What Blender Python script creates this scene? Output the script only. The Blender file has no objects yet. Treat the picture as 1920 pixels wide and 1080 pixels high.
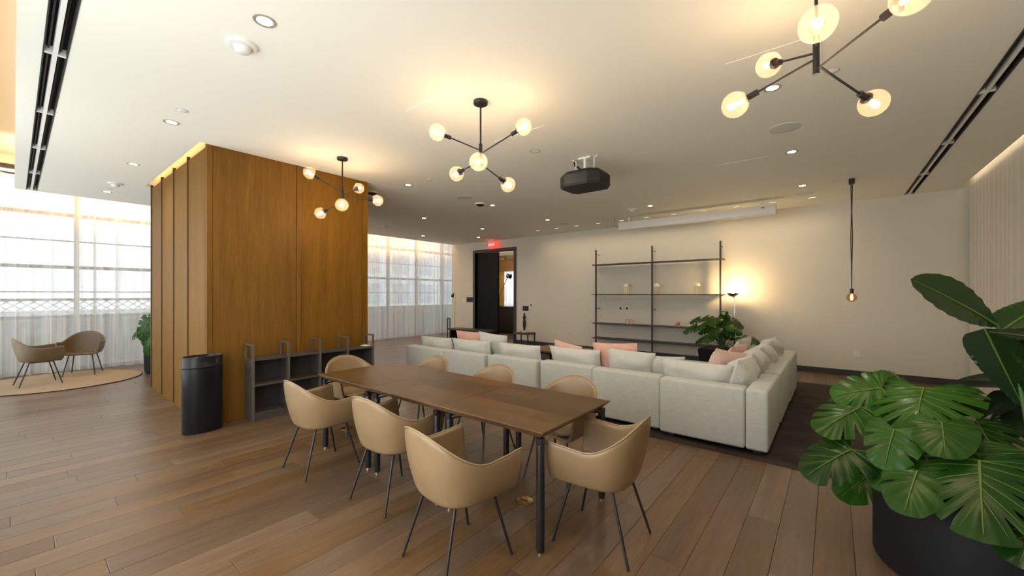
import bpy, bmesh, math, random
from mathutils import Vector, Matrix, noise as mnoise

random.seed(7)
scene = bpy.context.scene
COL = scene.collection
PI = math.pi

# ------------------------------------------------------------------ camera, world, light, exposure
cam_d = bpy.data.cameras.new('camera'); cam = bpy.data.objects.new('camera', cam_d); COL.objects.link(cam)
cam.location = (0, 0, 1.55); cam.rotation_euler = (PI/2, 0, math.radians(38.744))
cam_d.sensor_width = 36; cam_d.lens = 14.067; cam_d.shift_y = 11/1920; cam_d.clip_start = .05; cam_d.clip_end = 200
scene.camera = cam

world = bpy.data.worlds.new('sky'); scene.world = world; world.use_nodes = True
wn = world.node_tree; wn.nodes.clear()
wo = wn.nodes.new('ShaderNodeOutputWorld'); wb = wn.nodes.new('ShaderNodeBackground')
wb.inputs[0].default_value = (.86, .93, 1, 1); wb.inputs[1].default_value = 2.15
wn.links.new(wb.outputs[0], wo.inputs[0])

vs = scene.view_settings
vs.view_transform = 'Standard'; vs.look = 'None'; vs.exposure = 0.1; vs.gamma = 1; vs.use_curve_mapping = False
cy = scene.cycles
cy.use_denoising = True; cy.use_adaptive_sampling = True; cy.adaptive_threshold = .02; cy.max_bounces = 9; cy.diffuse_bounces = 5; cy.glossy_bounces = 3; cy.transmission_bounces = 4
cy.transparent_max_bounces = 14; cy.sample_clamp_indirect = 6; cy.caustics_reflective = False; cy.caustics_refractive = False
cy.blur_glossy = 1.0

def light(name, kind, loc, energy, color=(1, 1, 1), rot=(0, 0, 0), **kw):
    d = bpy.data.lights.new(name, kind); d.energy = energy; d.color = color
    for k, v in kw.items(): setattr(d, k, v)
    o = bpy.data.objects.new(name, d); COL.objects.link(o); o.location = loc; o.rotation_euler = rot
    return o
# added daylight fill lights inside assumed rear glazing (behind the viewpoint), one per bay
for x, e_ in ((-9.6, 15), (-6.1, 34), (-2.0, 70)):
    light('added_rear_fill', 'AREA', (x, -.62, 1.50), e_, (1, .955, .86), (PI/2+math.radians(14), 0, 0), shape='RECTANGLE', size=3.0, size_y=2.6)  # tilted up to brighten the ceiling, strength tuned per bay
# sky portals guide the renderer's sampling of the sky through the left window wall
for y in (.6, 3.4, 6.2, 9.0):
    p_ = light('left_window_portal', 'AREA', (-12.3, y, 2.0), 1, (1, 1, 1), (0, -PI/2, 0), shape='RECTANGLE', size=3.9, size_y=2.8); p_.data.cycles.is_portal = True
WARM = (1, .74, .46); LED = (1, .50, .15)

# ------------------------------------------------------------------ helpers
def lin(*c):
    r = []
    for v in c:
        v /= 255
        r.append(v/12.92 if v <= .04045 else ((v+.055)/1.055)**2.4)
    return tuple(r)

def new_mat(name):
    m = bpy.data.materials.new(name); m.use_nodes = True; m.node_tree.nodes.clear()
    return m, m.node_tree.nodes, m.node_tree.links

def pmat(name, col, rough=.5, metal=0, spec=.5, var=0, vscale=8, bump=0, bscale=60, stretch=(1, 1, 1), sheen=0, coat=0):
    m, N, L = new_mat(name)
    out = N.new('ShaderNodeOutputMaterial'); b = N.new('ShaderNodeBsdfPrincipled'); L.new(b.outputs[0], out.inputs[0])
    b.inputs['Base Color'].default_value = (*col, 1); b.inputs['Roughness'].default_value = rough
    b.inputs['Metallic'].default_value = metal; b.inputs['Specular IOR Level'].default_value = spec
    if sheen: b.inputs['Sheen Weight'].default_value = sheen
    if coat: b.inputs['Coat Weight'].default_value = coat; b.inputs['Coat Roughness'].default_value = .15
    if var or bump:
        tc = N.new('ShaderNodeTexCoord'); mp = N.new('ShaderNodeMapping'); mp.inputs['Scale'].default_value = stretch
        L.new(tc.outputs['Object'], mp.inputs[0])
    if var:
        n = N.new('ShaderNodeTexNoise'); n.inputs['Scale'].default_value = vscale; n.inputs['Detail'].default_value = 5
        L.new(mp.outputs[0], n.inputs['Vector'])
        r = N.new('ShaderNodeValToRGB'); r.color_ramp.elements[0].position = .3; r.color_ramp.elements[1].position = .7
        r.color_ramp.elements[0].color = (*[max(0, c*(1-var)) for c in col], 1); r.color_ramp.elements[1].color = (*[min(1, c*(1+var)) for c in col], 1)
        L.new(n.outputs[0], r.inputs[0]); L.new(r.outputs[0], b.inputs['Base Color'])
    if bump:
        n2 = N.new('ShaderNodeTexNoise'); n2.inputs['Scale'].default_value = bscale; n2.inputs['Detail'].default_value = 4
        L.new(mp.outputs[0], n2.inputs['Vector'])
        bp = N.new('ShaderNodeBump'); bp.inputs['Strength'].default_value = bump; bp.inputs['Distance'].default_value = .01
        L.new(n2.outputs[0], bp.inputs['Height']); L.new(bp.outputs[0], b.inputs['Normal'])
    return m

def emat(name, col, strength):
    m, N, L = new_mat(name)
    out = N.new('ShaderNodeOutputMaterial'); e = N.new('ShaderNodeEmission')
    e.inputs[0].default_value = (*col, 1); e.inputs[1].default_value = strength; L.new(e.outputs[0], out.inputs[0])
    return m

def glassmat(name, tint=(1, 1, 1), gloss=.12, rough=.02, mul=.9, haze=0):
    m, N, L = new_mat(name)
    out = N.new('ShaderNodeOutputMaterial'); mix = N.new('ShaderNodeMixShader')
    t = N.new('ShaderNodeBsdfTransparent'); t.inputs[0].default_value = (*tint, 1)
    g = N.new('ShaderNodeBsdfGlossy'); g.inputs['Roughness'].default_value = rough
    fr = N.new('ShaderNodeFresnel'); fr.inputs[0].default_value = 1.45
    mu = N.new('ShaderNodeMath'); mu.operation = 'MULTIPLY_ADD'; mu.inputs[1].default_value = mul; mu.inputs[2].default_value = gloss*.3
    ge = N.new('ShaderNodeNewGeometry'); iv = N.new('ShaderNodeMath'); iv.operation = 'SUBTRACT'; iv.inputs[0].default_value = 1; L.new(ge.outputs['Backfacing'], iv.inputs[1])
    m0 = N.new('ShaderNodeMath'); m0.operation = 'MULTIPLY'
    L.new(fr.outputs[0], mu.inputs[0]); L.new(mu.outputs[0], m0.inputs[0]); L.new(iv.outputs[0], m0.inputs[1]); L.new(m0.outputs[0], mix.inputs[0])
    src = t.outputs[0]
    if haze:
        d = N.new('ShaderNodeBsdfTranslucent'); d.inputs[0].default_value = (1, .96, .9, 1); m4 = N.new('ShaderNodeMixShader'); m4.inputs[0].default_value = haze
        L.new(t.outputs[0], m4.inputs[1]); L.new(d.outputs[0], m4.inputs[2]); src = m4.outputs[0]
    L.new(src, mix.inputs[1]); L.new(g.outputs[0], mix.inputs[2]); L.new(mix.outputs[0], out.inputs[0])
    return m

def sheermat(name, trans=.45, col=(.93, .9, .84)):
    m, N, L = new_mat(name)
    out = N.new('ShaderNodeOutputMaterial'); mix = N.new('ShaderNodeMixShader'); mix.inputs[0].default_value = 1-trans
    g = N.new('ShaderNodeNewGeometry'); mp = N.new('ShaderNodeMapping'); mp.inputs['Scale'].default_value = (1, 1, .02); nz = N.new('ShaderNodeTexNoise'); nz.inputs['Scale'].default_value = 7; nz.inputs['Detail'].default_value = 4; nz.inputs['Roughness'].default_value = .7
    mr = N.new('ShaderNodeMapRange'); mr.inputs[1].default_value = .32; mr.inputs[2].default_value = .68; mr.inputs[3].default_value = 1-trans*1.65; mr.inputs[4].default_value = 1-trans*.35   # pleats double the cloth
    L.new(g.outputs['Position'], mp.inputs[0]); L.new(mp.outputs[0], nz.inputs['Vector']); L.new(nz.outputs[0], mr.inputs[0]); L.new(mr.outputs[0], mix.inputs[0])
    t = N.new('ShaderNodeBsdfTransparent'); t.inputs[0].default_value = (1, 1, 1, 1)
    tl = N.new('ShaderNodeBsdfTranslucent'); tl.inputs[0].default_value = (*col, 1)
    d = N.new('ShaderNodeBsdfDiffuse'); d.inputs[0].default_value = (*col, 1)
    m2 = N.new('ShaderNodeMixShader'); m2.inputs[0].default_value = .45
    L.new(tl.outputs[0], m2.inputs[1]); L.new(d.outputs[0], m2.inputs[2])
    L.new(t.outputs[0], mix.inputs[1]); L.new(m2.outputs[0], mix.inputs[2]); L.new(mix.outputs[0], out.inputs[0])
    return m

def woodmat(name, dark, light_, rough=.4, axis='Z', scale=1.0, rnd=None, spec=.5, contrast=1.0, tone=.25, coat=0, bump=.06, sat=(.72, 1.2)):
    """grain runs along axis; rnd: None, 'object' or 'island' gives every board its own tone and grain offset"""
    m, N, L = new_mat(name)
    out = N.new('ShaderNodeOutputMaterial'); b = N.new('ShaderNodeBsdfPrincipled'); L.new(b.outputs[0], out.inputs[0])
    b.inputs['Specular IOR Level'].default_value = spec
    if coat: b.inputs['Coat Weight'].default_value = coat; b.inputs['Coat Roughness'].default_value = .2
    g = N.new('ShaderNodeNewGeometry')
    mp = N.new('ShaderNodeMapping'); s = {'X': (.07, 1, 1), 'Y': (1, .07, 1), 'Z': (1, 1, .07)}[axis]
    mp.inputs['Scale'].default_value = [v*scale for v in s]
    if rnd:
        if rnd == 'object':
            oi = N.new('ShaderNodeObjectInfo'); rv = oi.outputs['Random']
        else:
            rv = g.outputs['Random Per Island']
        mul = N.new('ShaderNodeMath'); mul.operation = 'MULTIPLY'; mul.inputs[1].default_value = 37.0; L.new(rv, mul.inputs[0])
        cx = N.new('ShaderNodeCombineXYZ')
        for i in range(3): L.new(mul.outputs[0], cx.inputs[i])
        va = N.new('ShaderNodeVectorMath'); va.operation = 'ADD'; L.new(g.outputs['Position'], va.inputs[0]); L.new(cx.outputs[0], va.inputs[1])
        L.new(va.outputs[0], mp.inputs[0])
    else:
        L.new(g.outputs['Position'], mp.inputs[0])
    n1 = N.new('ShaderNodeTexNoise'); n1.inputs['Scale'].default_value = 9; n1.inputs['Detail'].default_value = 8; n1.inputs['Roughness'].default_value = .65; n1.inputs['Distortion'].default_value = .6
    n2 = N.new('ShaderNodeTexNoise'); n2.inputs['Scale'].default_value = 70; n2.inputs['Detail'].default_value = 3
    L.new(mp.outputs[0], n1.inputs['Vector']); L.new(mp.outputs[0], n2.inputs['Vector'])
    mx = N.new('ShaderNodeMix'); mx.data_type = 'FLOAT'; mx.inputs[0].default_value = .35
    L.new(n1.outputs[0], mx.inputs[2]); L.new(n2.outputs[0], mx.inputs[3])
    r = N.new('ShaderNodeValToRGB'); e = r.color_ramp.elements
    e[0].position = .5-.17/contrast; e[1].position = .5+.17/contrast; e[0].color = (*dark, 1); e[1].color = (*light_, 1)
    L.new(mx.outputs[0], r.inputs[0])
    last = r.outputs[0]
    if rnd:
        mr = N.new('ShaderNodeMapRange'); mr.inputs[3].default_value = 1-tone; mr.inputs[4].default_value = 1+tone; L.new(rv, mr.inputs[0])
        vm = N.new('ShaderNodeVectorMath'); vm.operation = 'SCALE'; L.new(last, vm.inputs[0]); L.new(mr.outputs[0], vm.inputs['Scale'])
        hs = N.new('ShaderNodeHueSaturation'); f2 = N.new('ShaderNodeMath'); f2.operation = 'FRACT'
        m3 = N.new('ShaderNodeMath'); m3.operation = 'MULTIPLY'; m3.inputs[1].default_value = 7.31; L.new(rv, m3.inputs[0]); L.new(m3.outputs[0], f2.inputs[0])
        ms = N.new('ShaderNodeMapRange'); ms.inputs[3].default_value = sat[0]; ms.inputs[4].default_value = sat[1]; L.new(f2.outputs[0], ms.inputs[0])
        L.new(ms.outputs[0], hs.inputs['Saturation']); L.new(vm.outputs[0], hs.inputs['Color'])
        last = hs.outputs[0]
    L.new(last, b.inputs['Base Color'])
    rr = N.new('ShaderNodeMapRange'); rr.inputs[3].default_value = rough-.06; rr.inputs[4].default_value = rough+.1; L.new(n1.outputs[0], rr.inputs[0]); L.new(rr.outputs[0], b.inputs['Roughness'])
    bp = N.new('ShaderNodeBump'); bp.inputs['Strength'].default_value = bump; bp.inputs['Distance'].default_value = .004
    L.new(mx.outputs[0], bp.inputs['Height']); L.new(bp.outputs[0], b.inputs['Normal'])
    return m

class MB:
    """collects shapes into one bmesh"""
    def __init__(s): s.bm = bmesh.new()
    def box(s, x0, x1, y0, y1, z0, z1, r=0, seg=2):
        vs_ = [s.bm.verts.new(p) for p in ((x0,y0,z0),(x1,y0,z0),(x1,y1,z0),(x0,y1,z0),(x0,y0,z1),(x1,y0,z1),(x1,y1,z1),(x0,y1,z1))]
        fs = [s.bm.faces.new([vs_[i] for i in f]) for f in ((3,2,1,0),(4,5,6,7),(0,1,5,4),(1,2,6,5),(2,3,7,6),(3,0,4,7))]
        if r:
            es = list({e for f in fs for e in f.edges})
            bmesh.ops.bevel(s.bm, geom=es, offset=r, segments=seg, profile=.5, affect='EDGES')
        return s
    def frustum(s, r0, r1, z0, z1):
        """r0,r1: (x0,x1,y0,y1) at z0 and z1"""
        a = [(r0[0],r0[2],z0),(r0[1],r0[2],z0),(r0[1],r0[3],z0),(r0[0],r0[3],z0)]
        b = [(r1[0],r1[2],z1),(r1[1],r1[2],z1),(r1[1],r1[3],z1),(r1[0],r1[3],z1)]
        v = [s.bm.verts.new(p) for p in a+b]
        for f in ((3,2,1,0),(4,5,6,7),(0,1,5,4),(1,2,6,5),(2,3,7,6),(3,0,4,7)): s.bm.faces.new([v[i] for i in f])
        return s
    def tube(s, pts, r, n=10, cap=True):
        pts = [Vector(p) for p in pts]; rs = r if isinstance(r, (list, tuple)) else [r]*len(pts)
        rings = []; prev = None
        for i, p in enumerate(pts):
            t = (pts[min(i+1, len(pts)-1)]-pts[max(i-1, 0)]).normalized()
            if prev is None:
                a = Vector((0, 0, 1)) if abs(t.z) < .9 else Vector((1, 0, 0))
                u = t.cross(a).normalized()
            else:
                u = (prev-t*prev.dot(t)).normalized()
            prev = u; w = t.cross(u)
            rings.append([s.bm.verts.new(p+(u*math.cos(2*PI*k/n)+w*math.sin(2*PI*k/n))*rs[i]) for k in range(n)])
        for a, b in zip(rings, rings[1:]):
            for k in range(n): s.bm.faces.new((a[k], a[(k+1) % n], b[(k+1) % n], b[k]))
        if cap:
            s.bm.faces.new(rings[0][::-1]); s.bm.faces.new(rings[-1])
        return s
    def lathe(s, prof, n=24, c=(0, 0, 0), sx=1, sy=1):
        """prof: (radius, z) from bottom to top"""
        rings = []
        for r, z in prof:
            if r < 1e-5: rings.append([s.bm.verts.new((c[0], c[1], c[2]+z))])
            else: rings.append([s.bm.verts.new((c[0]+r*sx*math.cos(2*PI*k/n), c[1]+r*sy*math.sin(2*PI*k/n), c[2]+z)) for k in range(n)])
        for a, b in zip(rings, rings[1:]):
            for k in range(n):
                k2 = (k+1) % n
                if len(a) == 1 and len(b) == 1: continue
                if len(a) == 1: s.bm.faces.new((a[0], b[k2], b[k]))
                elif len(b) == 1: s.bm.faces.new((a[k], a[k2], b[0]))
                else: s.bm.faces.new((a[k], a[k2], b[k2], b[k]))
        return s
    def sphere(s, c, r, n=16, m=10, sc=(1, 1, 1)):
        return s.lathe([(r*math.sin(PI*i/m)*1.0, -r*sc[2]*math.cos(PI*i/m)) for i in range(m+1)], n, c, sc[0], sc[1])
    def grid(s, P):
        """P: rows of points"""
        V = [[s.bm.verts.new(p) for p in row] for row in P]
        for a, b in zip(V, V[1:]):
            for i in range(len(a)-1): s.bm.faces.new((a[i], a[i+1], b[i+1], b[i]))
        return s
    def xf(s, M):
        bmesh.ops.transform(s.bm, matrix=M, verts=s.bm.verts); return s
    def obj(s, name, mat, parent=None, loc=(0, 0, 0), rot=(0, 0, 0), smooth=True, label=None):
        bmesh.ops.recalc_face_normals(s.bm, faces=s.bm.faces)
        me = bpy.data.meshes.new(name); s.bm.to_mesh(me); s.bm.free()
        if smooth:
            me.polygons.foreach_set('use_smooth', [True]*len(me.polygons))
            me.set_sharp_from_angle(angle=math.radians(38))
        return link(name, me, mat, parent, loc, rot, label)

def link(name, me, mat=None, parent=None, loc=(0, 0, 0), rot=(0, 0, 0), label=None):
    o = bpy.data.objects.new(name, me); COL.objects.link(o)
    if mat is not None and not me.materials: me.materials.append(mat)
    o.location = loc; o.rotation_euler = rot; o.parent = parent
    if label: o['label'] = label
    return o

def tag(o, label, cat, group=None, kind=None):
    o['label'] = label; o['category'] = cat
    if group: o['group'] = group
    if kind: o['kind'] = kind
    return o

def thing(name, label, cat, loc=(0, 0, 0), rz=0, group=None):
    o = bpy.data.objects.new(name, None); COL.objects.link(o); o.empty_display_size = .1
    o.location = loc; o.rotation_euler = (0, 0, rz)
    return tag(o, label, cat, group)

def struct(o, label=None):
    o['kind'] = 'structure'
    if label: o['label'] = label
    return o

def copy_tree(o, parent=None):
    c = o.copy(); COL.objects.link(c); c.parent = parent
    for ch in list(o.children): copy_tree(ch, c)
    return c

def place(proto, used, loc, rz, label, group):
    """first call moves the prototype itself, later calls copy it with its parts"""
    o = copy_tree(proto) if used else proto
    o.location = loc; o.rotation_euler = (0, 0, rz); o['label'] = label; o['group'] = group
    return o

# ------------------------------------------------------------------ materials
M_ceil = pmat('ceiling_paint', (.86, .86, .78), .75, spec=.2)
M_wall = pmat('wall_paint', (.74, .715, .635), .8, spec=.2)
M_white = pmat('white_plastic', (.8, .8, .77), .45)
M_black = pmat('black_powder_coat', (.011, .011, .013), .4)
M_blackm = pmat('matte_black', (.012, .012, .013), .6)
M_chrome = pmat('chrome', (.75, .74, .72), .15, 1)
M_brass = pmat('brass', (.72, .5, .18), .25, 1)
M_doorblk = pmat('door_black', (.010, .010, .010), .5, spec=.12)
M_base = pmat('dark_baseboard', (.045, .042, .045), .5)
M_floorbase = pmat('subfloor', (.05, .035, .025), .8)
FD, FL = (.090, .051, .024), (.180, .108, .055)
M_plank = woodmat('oak_floor', FD, FL, .31, 'Y', 1.0, 'object', .5, .85, .19, sat=(.82, 1.12))
M_plank_i = woodmat('oak_floor_far', FD, FL, .31, 'Y', 1.0, 'island', .5, .85, .19, sat=(.82, 1.12))
M_veneer = woodmat('oak_veneer', (.115, .052, .006), (.225, .108, .013), .5, 'Z', 1.1, 'object', .14, .8, .05, sat=(.97, 1.03))
M_walnut = woodmat('walnut_top', (.062, .032, .008), (.130, .068, .017), .34, 'X', .8, 'object', .28, .75, .26, bump=.015, sat=(.9, 1.1))
M_walnut_edge = woodmat('walnut_edge', (.10, .055, .025), (.24, .135, .06), .4, 'X', 1.4)
M_darkwood = woodmat('smoked_oak', (.035, .029, .024), (.095, .078, .065), .45, 'Y', 1.2)
M_tan = pmat('tan_leather', (.265, .177, .092), .34, var=.08, vscale=5, bump=.08, bscale=220)
M_tanpipe = pmat('tan_piping', (.33, .235, .13), .45)
M_taupe = pmat('taupe_shell', (.135, .092, .045), .5, var=.05)
M_sofa = pmat('linen_upholstery', (.485, .505, .47), .9, spec=.2, var=.06, vscale=40, bump=.15, bscale=260, stretch=(.3, .3, 1.3), sheen=.2)
M_cush = pmat('pale_cushion', (.55, .555, .51), .85, spec=.2, var=.04, vscale=20, bump=.2, bscale=160, sheen=.3)
M_pink = pmat('pink_cushion', (.68, .39, .32), .85, spec=.2, var=.06, vscale=20, bump=.2, bscale=160, sheen=.3)
M_pinkl = pmat('pale_pink_cushion', (.70, .49, .43), .85, spec=.2, var=.05, vscale=20, bump=.2, bscale=160, sheen=.3)
M_glass = glassmat('window_glass', (.97, .985, .98))
M_bulbglass = glassmat('globe_glass', (1, .97, .93), .12, .02, .6, .10)
M_smoke = glassmat('amber_bulb_glass', (.9, .62, .32), .3)
M_sheer = sheermat('sheer_curtain', .31)
M_curt = pmat('white_drape', (.66, .64, .59), .85, spec=.2)
M_mull = pmat('bronze_mullion', (.045, .038, .03), .5)
M_fil = emat('filament', (1, .62, .30), 75)
M_wash = emat('washer_lens', (1, .87, .68), 2.2)
M_down = emat('downlight_lens', (1, .87, .68), 9)
M_soil = pmat('soil', (.03, .022, .016), .95, var=.4, vscale=30, bump=.8, bscale=60)
M_pebble = pmat('dark_pebble', (.05, .048, .05), .45, var=.3, vscale=10)
M_pot = pmat('charcoal_planter', (.009, .0095, .0115), .6, spec=.22, var=.06, vscale=3)
def leafmat(name, c0, c1, rough):
    m, N, L = new_mat(name)
    out = N.new('ShaderNodeOutputMaterial'); b = N.new('ShaderNodeBsdfPrincipled')
    oi = N.new('ShaderNodeObjectInfo'); tc = N.new('ShaderNodeTexCoord'); n = N.new('ShaderNodeTexNoise'); n.inputs['Scale'].default_value = 9; n.inputs['Detail'].default_value = 3
    L.new(tc.outputs['Object'], n.inputs['Vector'])
    mx = N.new('ShaderNodeMix'); mx.data_type = 'FLOAT'; mx.inputs[0].default_value = .55; L.new(n.outputs[0], mx.inputs[2]); L.new(oi.outputs['Random'], mx.inputs[3])
    r = N.new('ShaderNodeValToRGB'); r.color_ramp.elements[0].position = .15; r.color_ramp.elements[1].position = .85
    r.color_ramp.elements[0].color = (*c0, 1); r.color_ramp.elements[1].color = (*c1, 1); L.new(mx.outputs[0], r.inputs[0])
    L.new(r.outputs[0], b.inputs['Base Color']); b.inputs['Roughness'].default_value = rough; b.inputs['Specular IOR Level'].default_value = .32
    tl = N.new('ShaderNodeBsdfTranslucent'); L.new(r.outputs[0], tl.inputs[0]); ms = N.new('ShaderNodeMixShader'); ms.inputs[0].default_value = .22
    L.new(b.outputs[0], ms.inputs[1]); L.new(tl.outputs[0], ms.inputs[2]); L.new(ms.outputs[0], out.inputs[0])
    return m
M_leaf = leafmat('monstera_leaf', (.006, .032, .004), (.034, .125, .009), .24)
M_leafd = leafmat('dark_leaf', (.006, .013, .007), (.012, .026, .010), .3)
M_bop = leafmat('paradise_leaf', (.007, .026, .006), (.022, .06, .010), .25)
M_rib = pmat('leaf_midrib', (.085, .16, .018), .4)
M_stem = pmat('leaf_stem', (.06, .14, .03), .45)

# ------------------------------------------------------------------ room shell
CE = 3.31; TOP = 4.15; YB = 9.95
XW = -12.15           # glazing plane of the left window wall
CX0, CX1, CY0, CY1 = -8.72, -5.73, 1.42, 3.50     # timber clad core

fl = struct(MB().box(-12.6, 2.0, -.95, 12.05, -.12, -.014).obj('floor', M_floorbase, smooth=False), 'brown oak plank floor')

th_ = math.radians(38.744); C_, S_ = math.cos(th_), math.sin(th_)
def cam_uv(x, y, z):
    zc = -x*S_+y*C_
    if zc < .05: return None
    return 960+750.25*(x*C_+y*S_)/zc, 551-750.25*(z-1.55)/zc, zc
# every board of the floor, running along Y
boards = []
W_ = .19; nrow = int((1.85+12.25)/W_)
for i in range(nrow):
    x0 = -12.25+i*W_; y = -.9-random.random()*1.6
    while y < 12.0:
        ln = random.uniform(1.1, 2.3); a, b = max(y, -.9), min(y+ln, 12.0)
        if b-a > .12 and not (x0 > CX0 and x0+W_ < CX1 and a > CY0 and b < CY1) and not (a > 9.95 and x0 > -10.8):
            boards.append((x0, x0+W_, a, b))
        y += ln
def seen_area(bd):
    n = 0; x0, x1, a, b = bd
    tot = 0
    for k in range(7):
        yy = a+(b-a)*(k+.5)/7; uv = cam_uv((x0+x1)/2, yy, 0)
        if uv and -20 < uv[0] < 1940 and uv[1] < 1100:
            if -6 < x0 < -.5 and 4.5 < yy < 7.5: continue
            if x0 < CX1 and yy > CY0+.2 and yy < 6 and x0 > -11.4: continue
            tot += 1/uv[2]**3
    return tot*(b-a)
boards.sort(key=seen_area, reverse=True)
unit = bpy.data.meshes.new('plank')
bm = bmesh.new(); g = .0
vv = [bm.verts.new(p) for p in ((-.5,-.5,-1),(.5,-.5,-1),(.5,.5,-1),(-.5,.5,-1),(-.5,-.5,-.08),(.5,-.5,-.08),(.5,.5,-.08),(-.5,.5,-.08),(-.488,-.4988,0),(.488,-.4988,0),(.488,.4988,0),(-.488,.4988,0))]
for f in ((8,9,10,11),(4,5,9,8),(5,6,10,9),(6,7,11,10),(7,4,8,11),(0,1,5,4),(1,2,6,5),(2,3,7,6),(3,0,4,7)): bm.faces.new([vv[i] for i in f])
bm.to_mesh(unit); bm.free(); unit.materials.append(M_plank)
for x0, x1, a, b in boards[:300]:
    o = link('plank', unit, None, fl, ((x0+x1)/2, (a+b)/2, random.uniform(-.0006, 0)))
    o.scale = (x1-x0-.002, b-a-.002, .0135)
mb = MB()
for x0, x1, a, b in boards[300:]: mb.box(x0+.001, x1-.001, a+.001, b-.001, -.0135, random.uniform(-.0006, 0))
o = mb.obj('plank', M_plank_i, fl, smooth=False); o['kind'] = 'stuff'

# ceiling slab with slots for the air diffusers and the light cove around the core
holes = [(-10.6, -1.9, .135, .25), (.99, 1.10, 3.2, 9.90), (CX0-.06, CX1, CY0-.065, CY1+.055)]
xs = sorted({-10.66, 1.64} | {v for h_ in holes for v in h_[:2]}); ys = sorted({.012, YB+.1} | {v for h_ in holes for v in h_[2:]})
def solid(cx, cy_): return not any(h_[0] < cx < h_[1] and h_[2] < cy_ < h_[3] for h_ in holes) and -10.66 < cx < 1.64 and .012 < cy_ < YB+.1
bm = bmesh.new(); VC = {}
def V(x, y, z):
    k = (round(x, 4), round(y, 4), round(z, 4))
    if k not in VC: VC[k] = bm.verts.new(k)
    return VC[k]
ZT = CE+.12
for i in range(len(xs)-1):
    for j in range(len(ys)-1):
        x0, x1, y0, y1 = xs[i], xs[i+1], ys[j], ys[j+1]; mx, my = (x0+x1)/2, (y0+y1)/2
        if not solid(mx, my): continue
        bm.faces.new((V(x0,y0,CE), V(x0,y1,CE), V(x1,y1,CE), V(x1,y0,CE))); bm.faces.new((V(x0,y0,ZT), V(x1,y0,ZT), V(x1,y1,ZT), V(x0,y1,ZT)))
        e = 1e-3
        if not solid(x0-e, my): bm.faces.new((V(x0,y0,CE), V(x0,y0,ZT), V(x0,y1,ZT), V(x0,y1,CE)))
        if not solid(x1+e, my): bm.faces.new((V(x1,y0,CE), V(x1,y1,CE), V(x1,y1,ZT), V(x1,y0,ZT)))
        if not solid(mx, y0-e): bm.faces.new((V(x0,y0,CE), V(x1,y0,CE), V(x1,y0,ZT), V(x0,y0,ZT)))
        if not solid(mx, y1+e): bm.faces.new((V(x0,y1,CE), V(x0,y1,ZT), V(x1,y1,ZT), V(x1,y1,CE)))
me = bpy.data.meshes.new('ceiling'); bmesh.ops.recalc_face_normals(bm, faces=bm.faces); bm.to_mesh(me); bm.free()
ceil = struct(link('ceiling', me, M_ceil), 'off-white plaster ceiling')
mb = MB(); mb.box(-12.6, 2.05, -.95, 12.05, TOP, TOP+.1)
mb.box(-10.46, -10.42, .16, YB+.1, ZT-.01, TOP)            # back of the window cove
mb.box(-10.46, 1.5, .16, .2, ZT-.01, TOP)                  # back of the rear cove
mb.box(1.46, 1.5, .16, YB, ZT-.01, TOP)
mb.obj('ceiling_cove', M_ceil, ceil, smooth=False)
# plaster access panels set in the ceiling
for x0, x1, y0, y1 in ((-3.2, -2.6, 2.36, 2.97), (-3.05, -2.35, 3.47, 4.25), (-.65, -.06, 3.41, 3.88), (-1.25, -.65, 6.03, 6.6)):
    mb = MB(); mb.frustum((x0+.004, x1-.004, y0+.004, y1-.004), (x0, x1, y0, y1), CE-.003, CE+.001); mb.obj('access_panel', M_ceil, ceil, smooth=False)

# back wall with the doorway
DX0, DX1, DZ = -9.60, -7.90, 2.95
mb = MB(); mb.box(-10.78, DX0, YB, YB+.2, 0, TOP); mb.box(DX1, 2.05, YB, YB+.2, 0, TOP); mb.box(DX0, DX1, YB, YB+.2, DZ, TOP)
mb.box(-10.78, -10.66, YB+.1, 12.05, 0, TOP); mb.box(-12.6, -10.7, 11.92, 12.05, 0, TOP)
struct(mb.obj('wall_back', M_wall, smooth=False), 'beige back wall with doorway')
for x0, x1 in ((-10.78, DX0-.10), (DX1+.10, 1.72)):
    struct(MB().box(x0, x1, YB-.016, YB, 0, .105, .003, 1).obj('baseboard_back', M_base), 'dark baseboard along the back wall')
struct(MB().box(1.86, 2.05, -.95, 10.95, 0, TOP).obj('wall_right', M_wall, smooth=False), 'pale wall behind the right drape')
# rear side: assumed glazed wall with piers, out of view
mb = MB(); mb.box(-12.6, 2.05, -.95, -.80, 3.1, 3.4); mb.box(-12.6, 2.05, -.95, -.32, 3.36, TOP); mb.box(-12.6, 2.05, -.95, -.80, -.1, .12)  # deep upper box is an added unseen soffit shielding the cove slot from daylight
for x in (-12.45, -11.3, -7.85, -4.35): mb.box(x-.1, x+.1, -.95, -.8, 0, TOP)
mb.box(-.2, 2.05, -.95, -.8, 0, TOP)  # solid end assumed, keeps rear daylight off the right side
struct(mb.obj('wall_rear', M_wall, smooth=False), 'assumed glazed rear wall behind the viewpoint')
struct(MB().box(-11.2, -.2, -.885, -.875, .12, 3.1).obj('window_2_assumed', M_glass, smooth=False), 'assumed rear window glazing')  # assumed pane, out of view, behind the added fill lights

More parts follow.
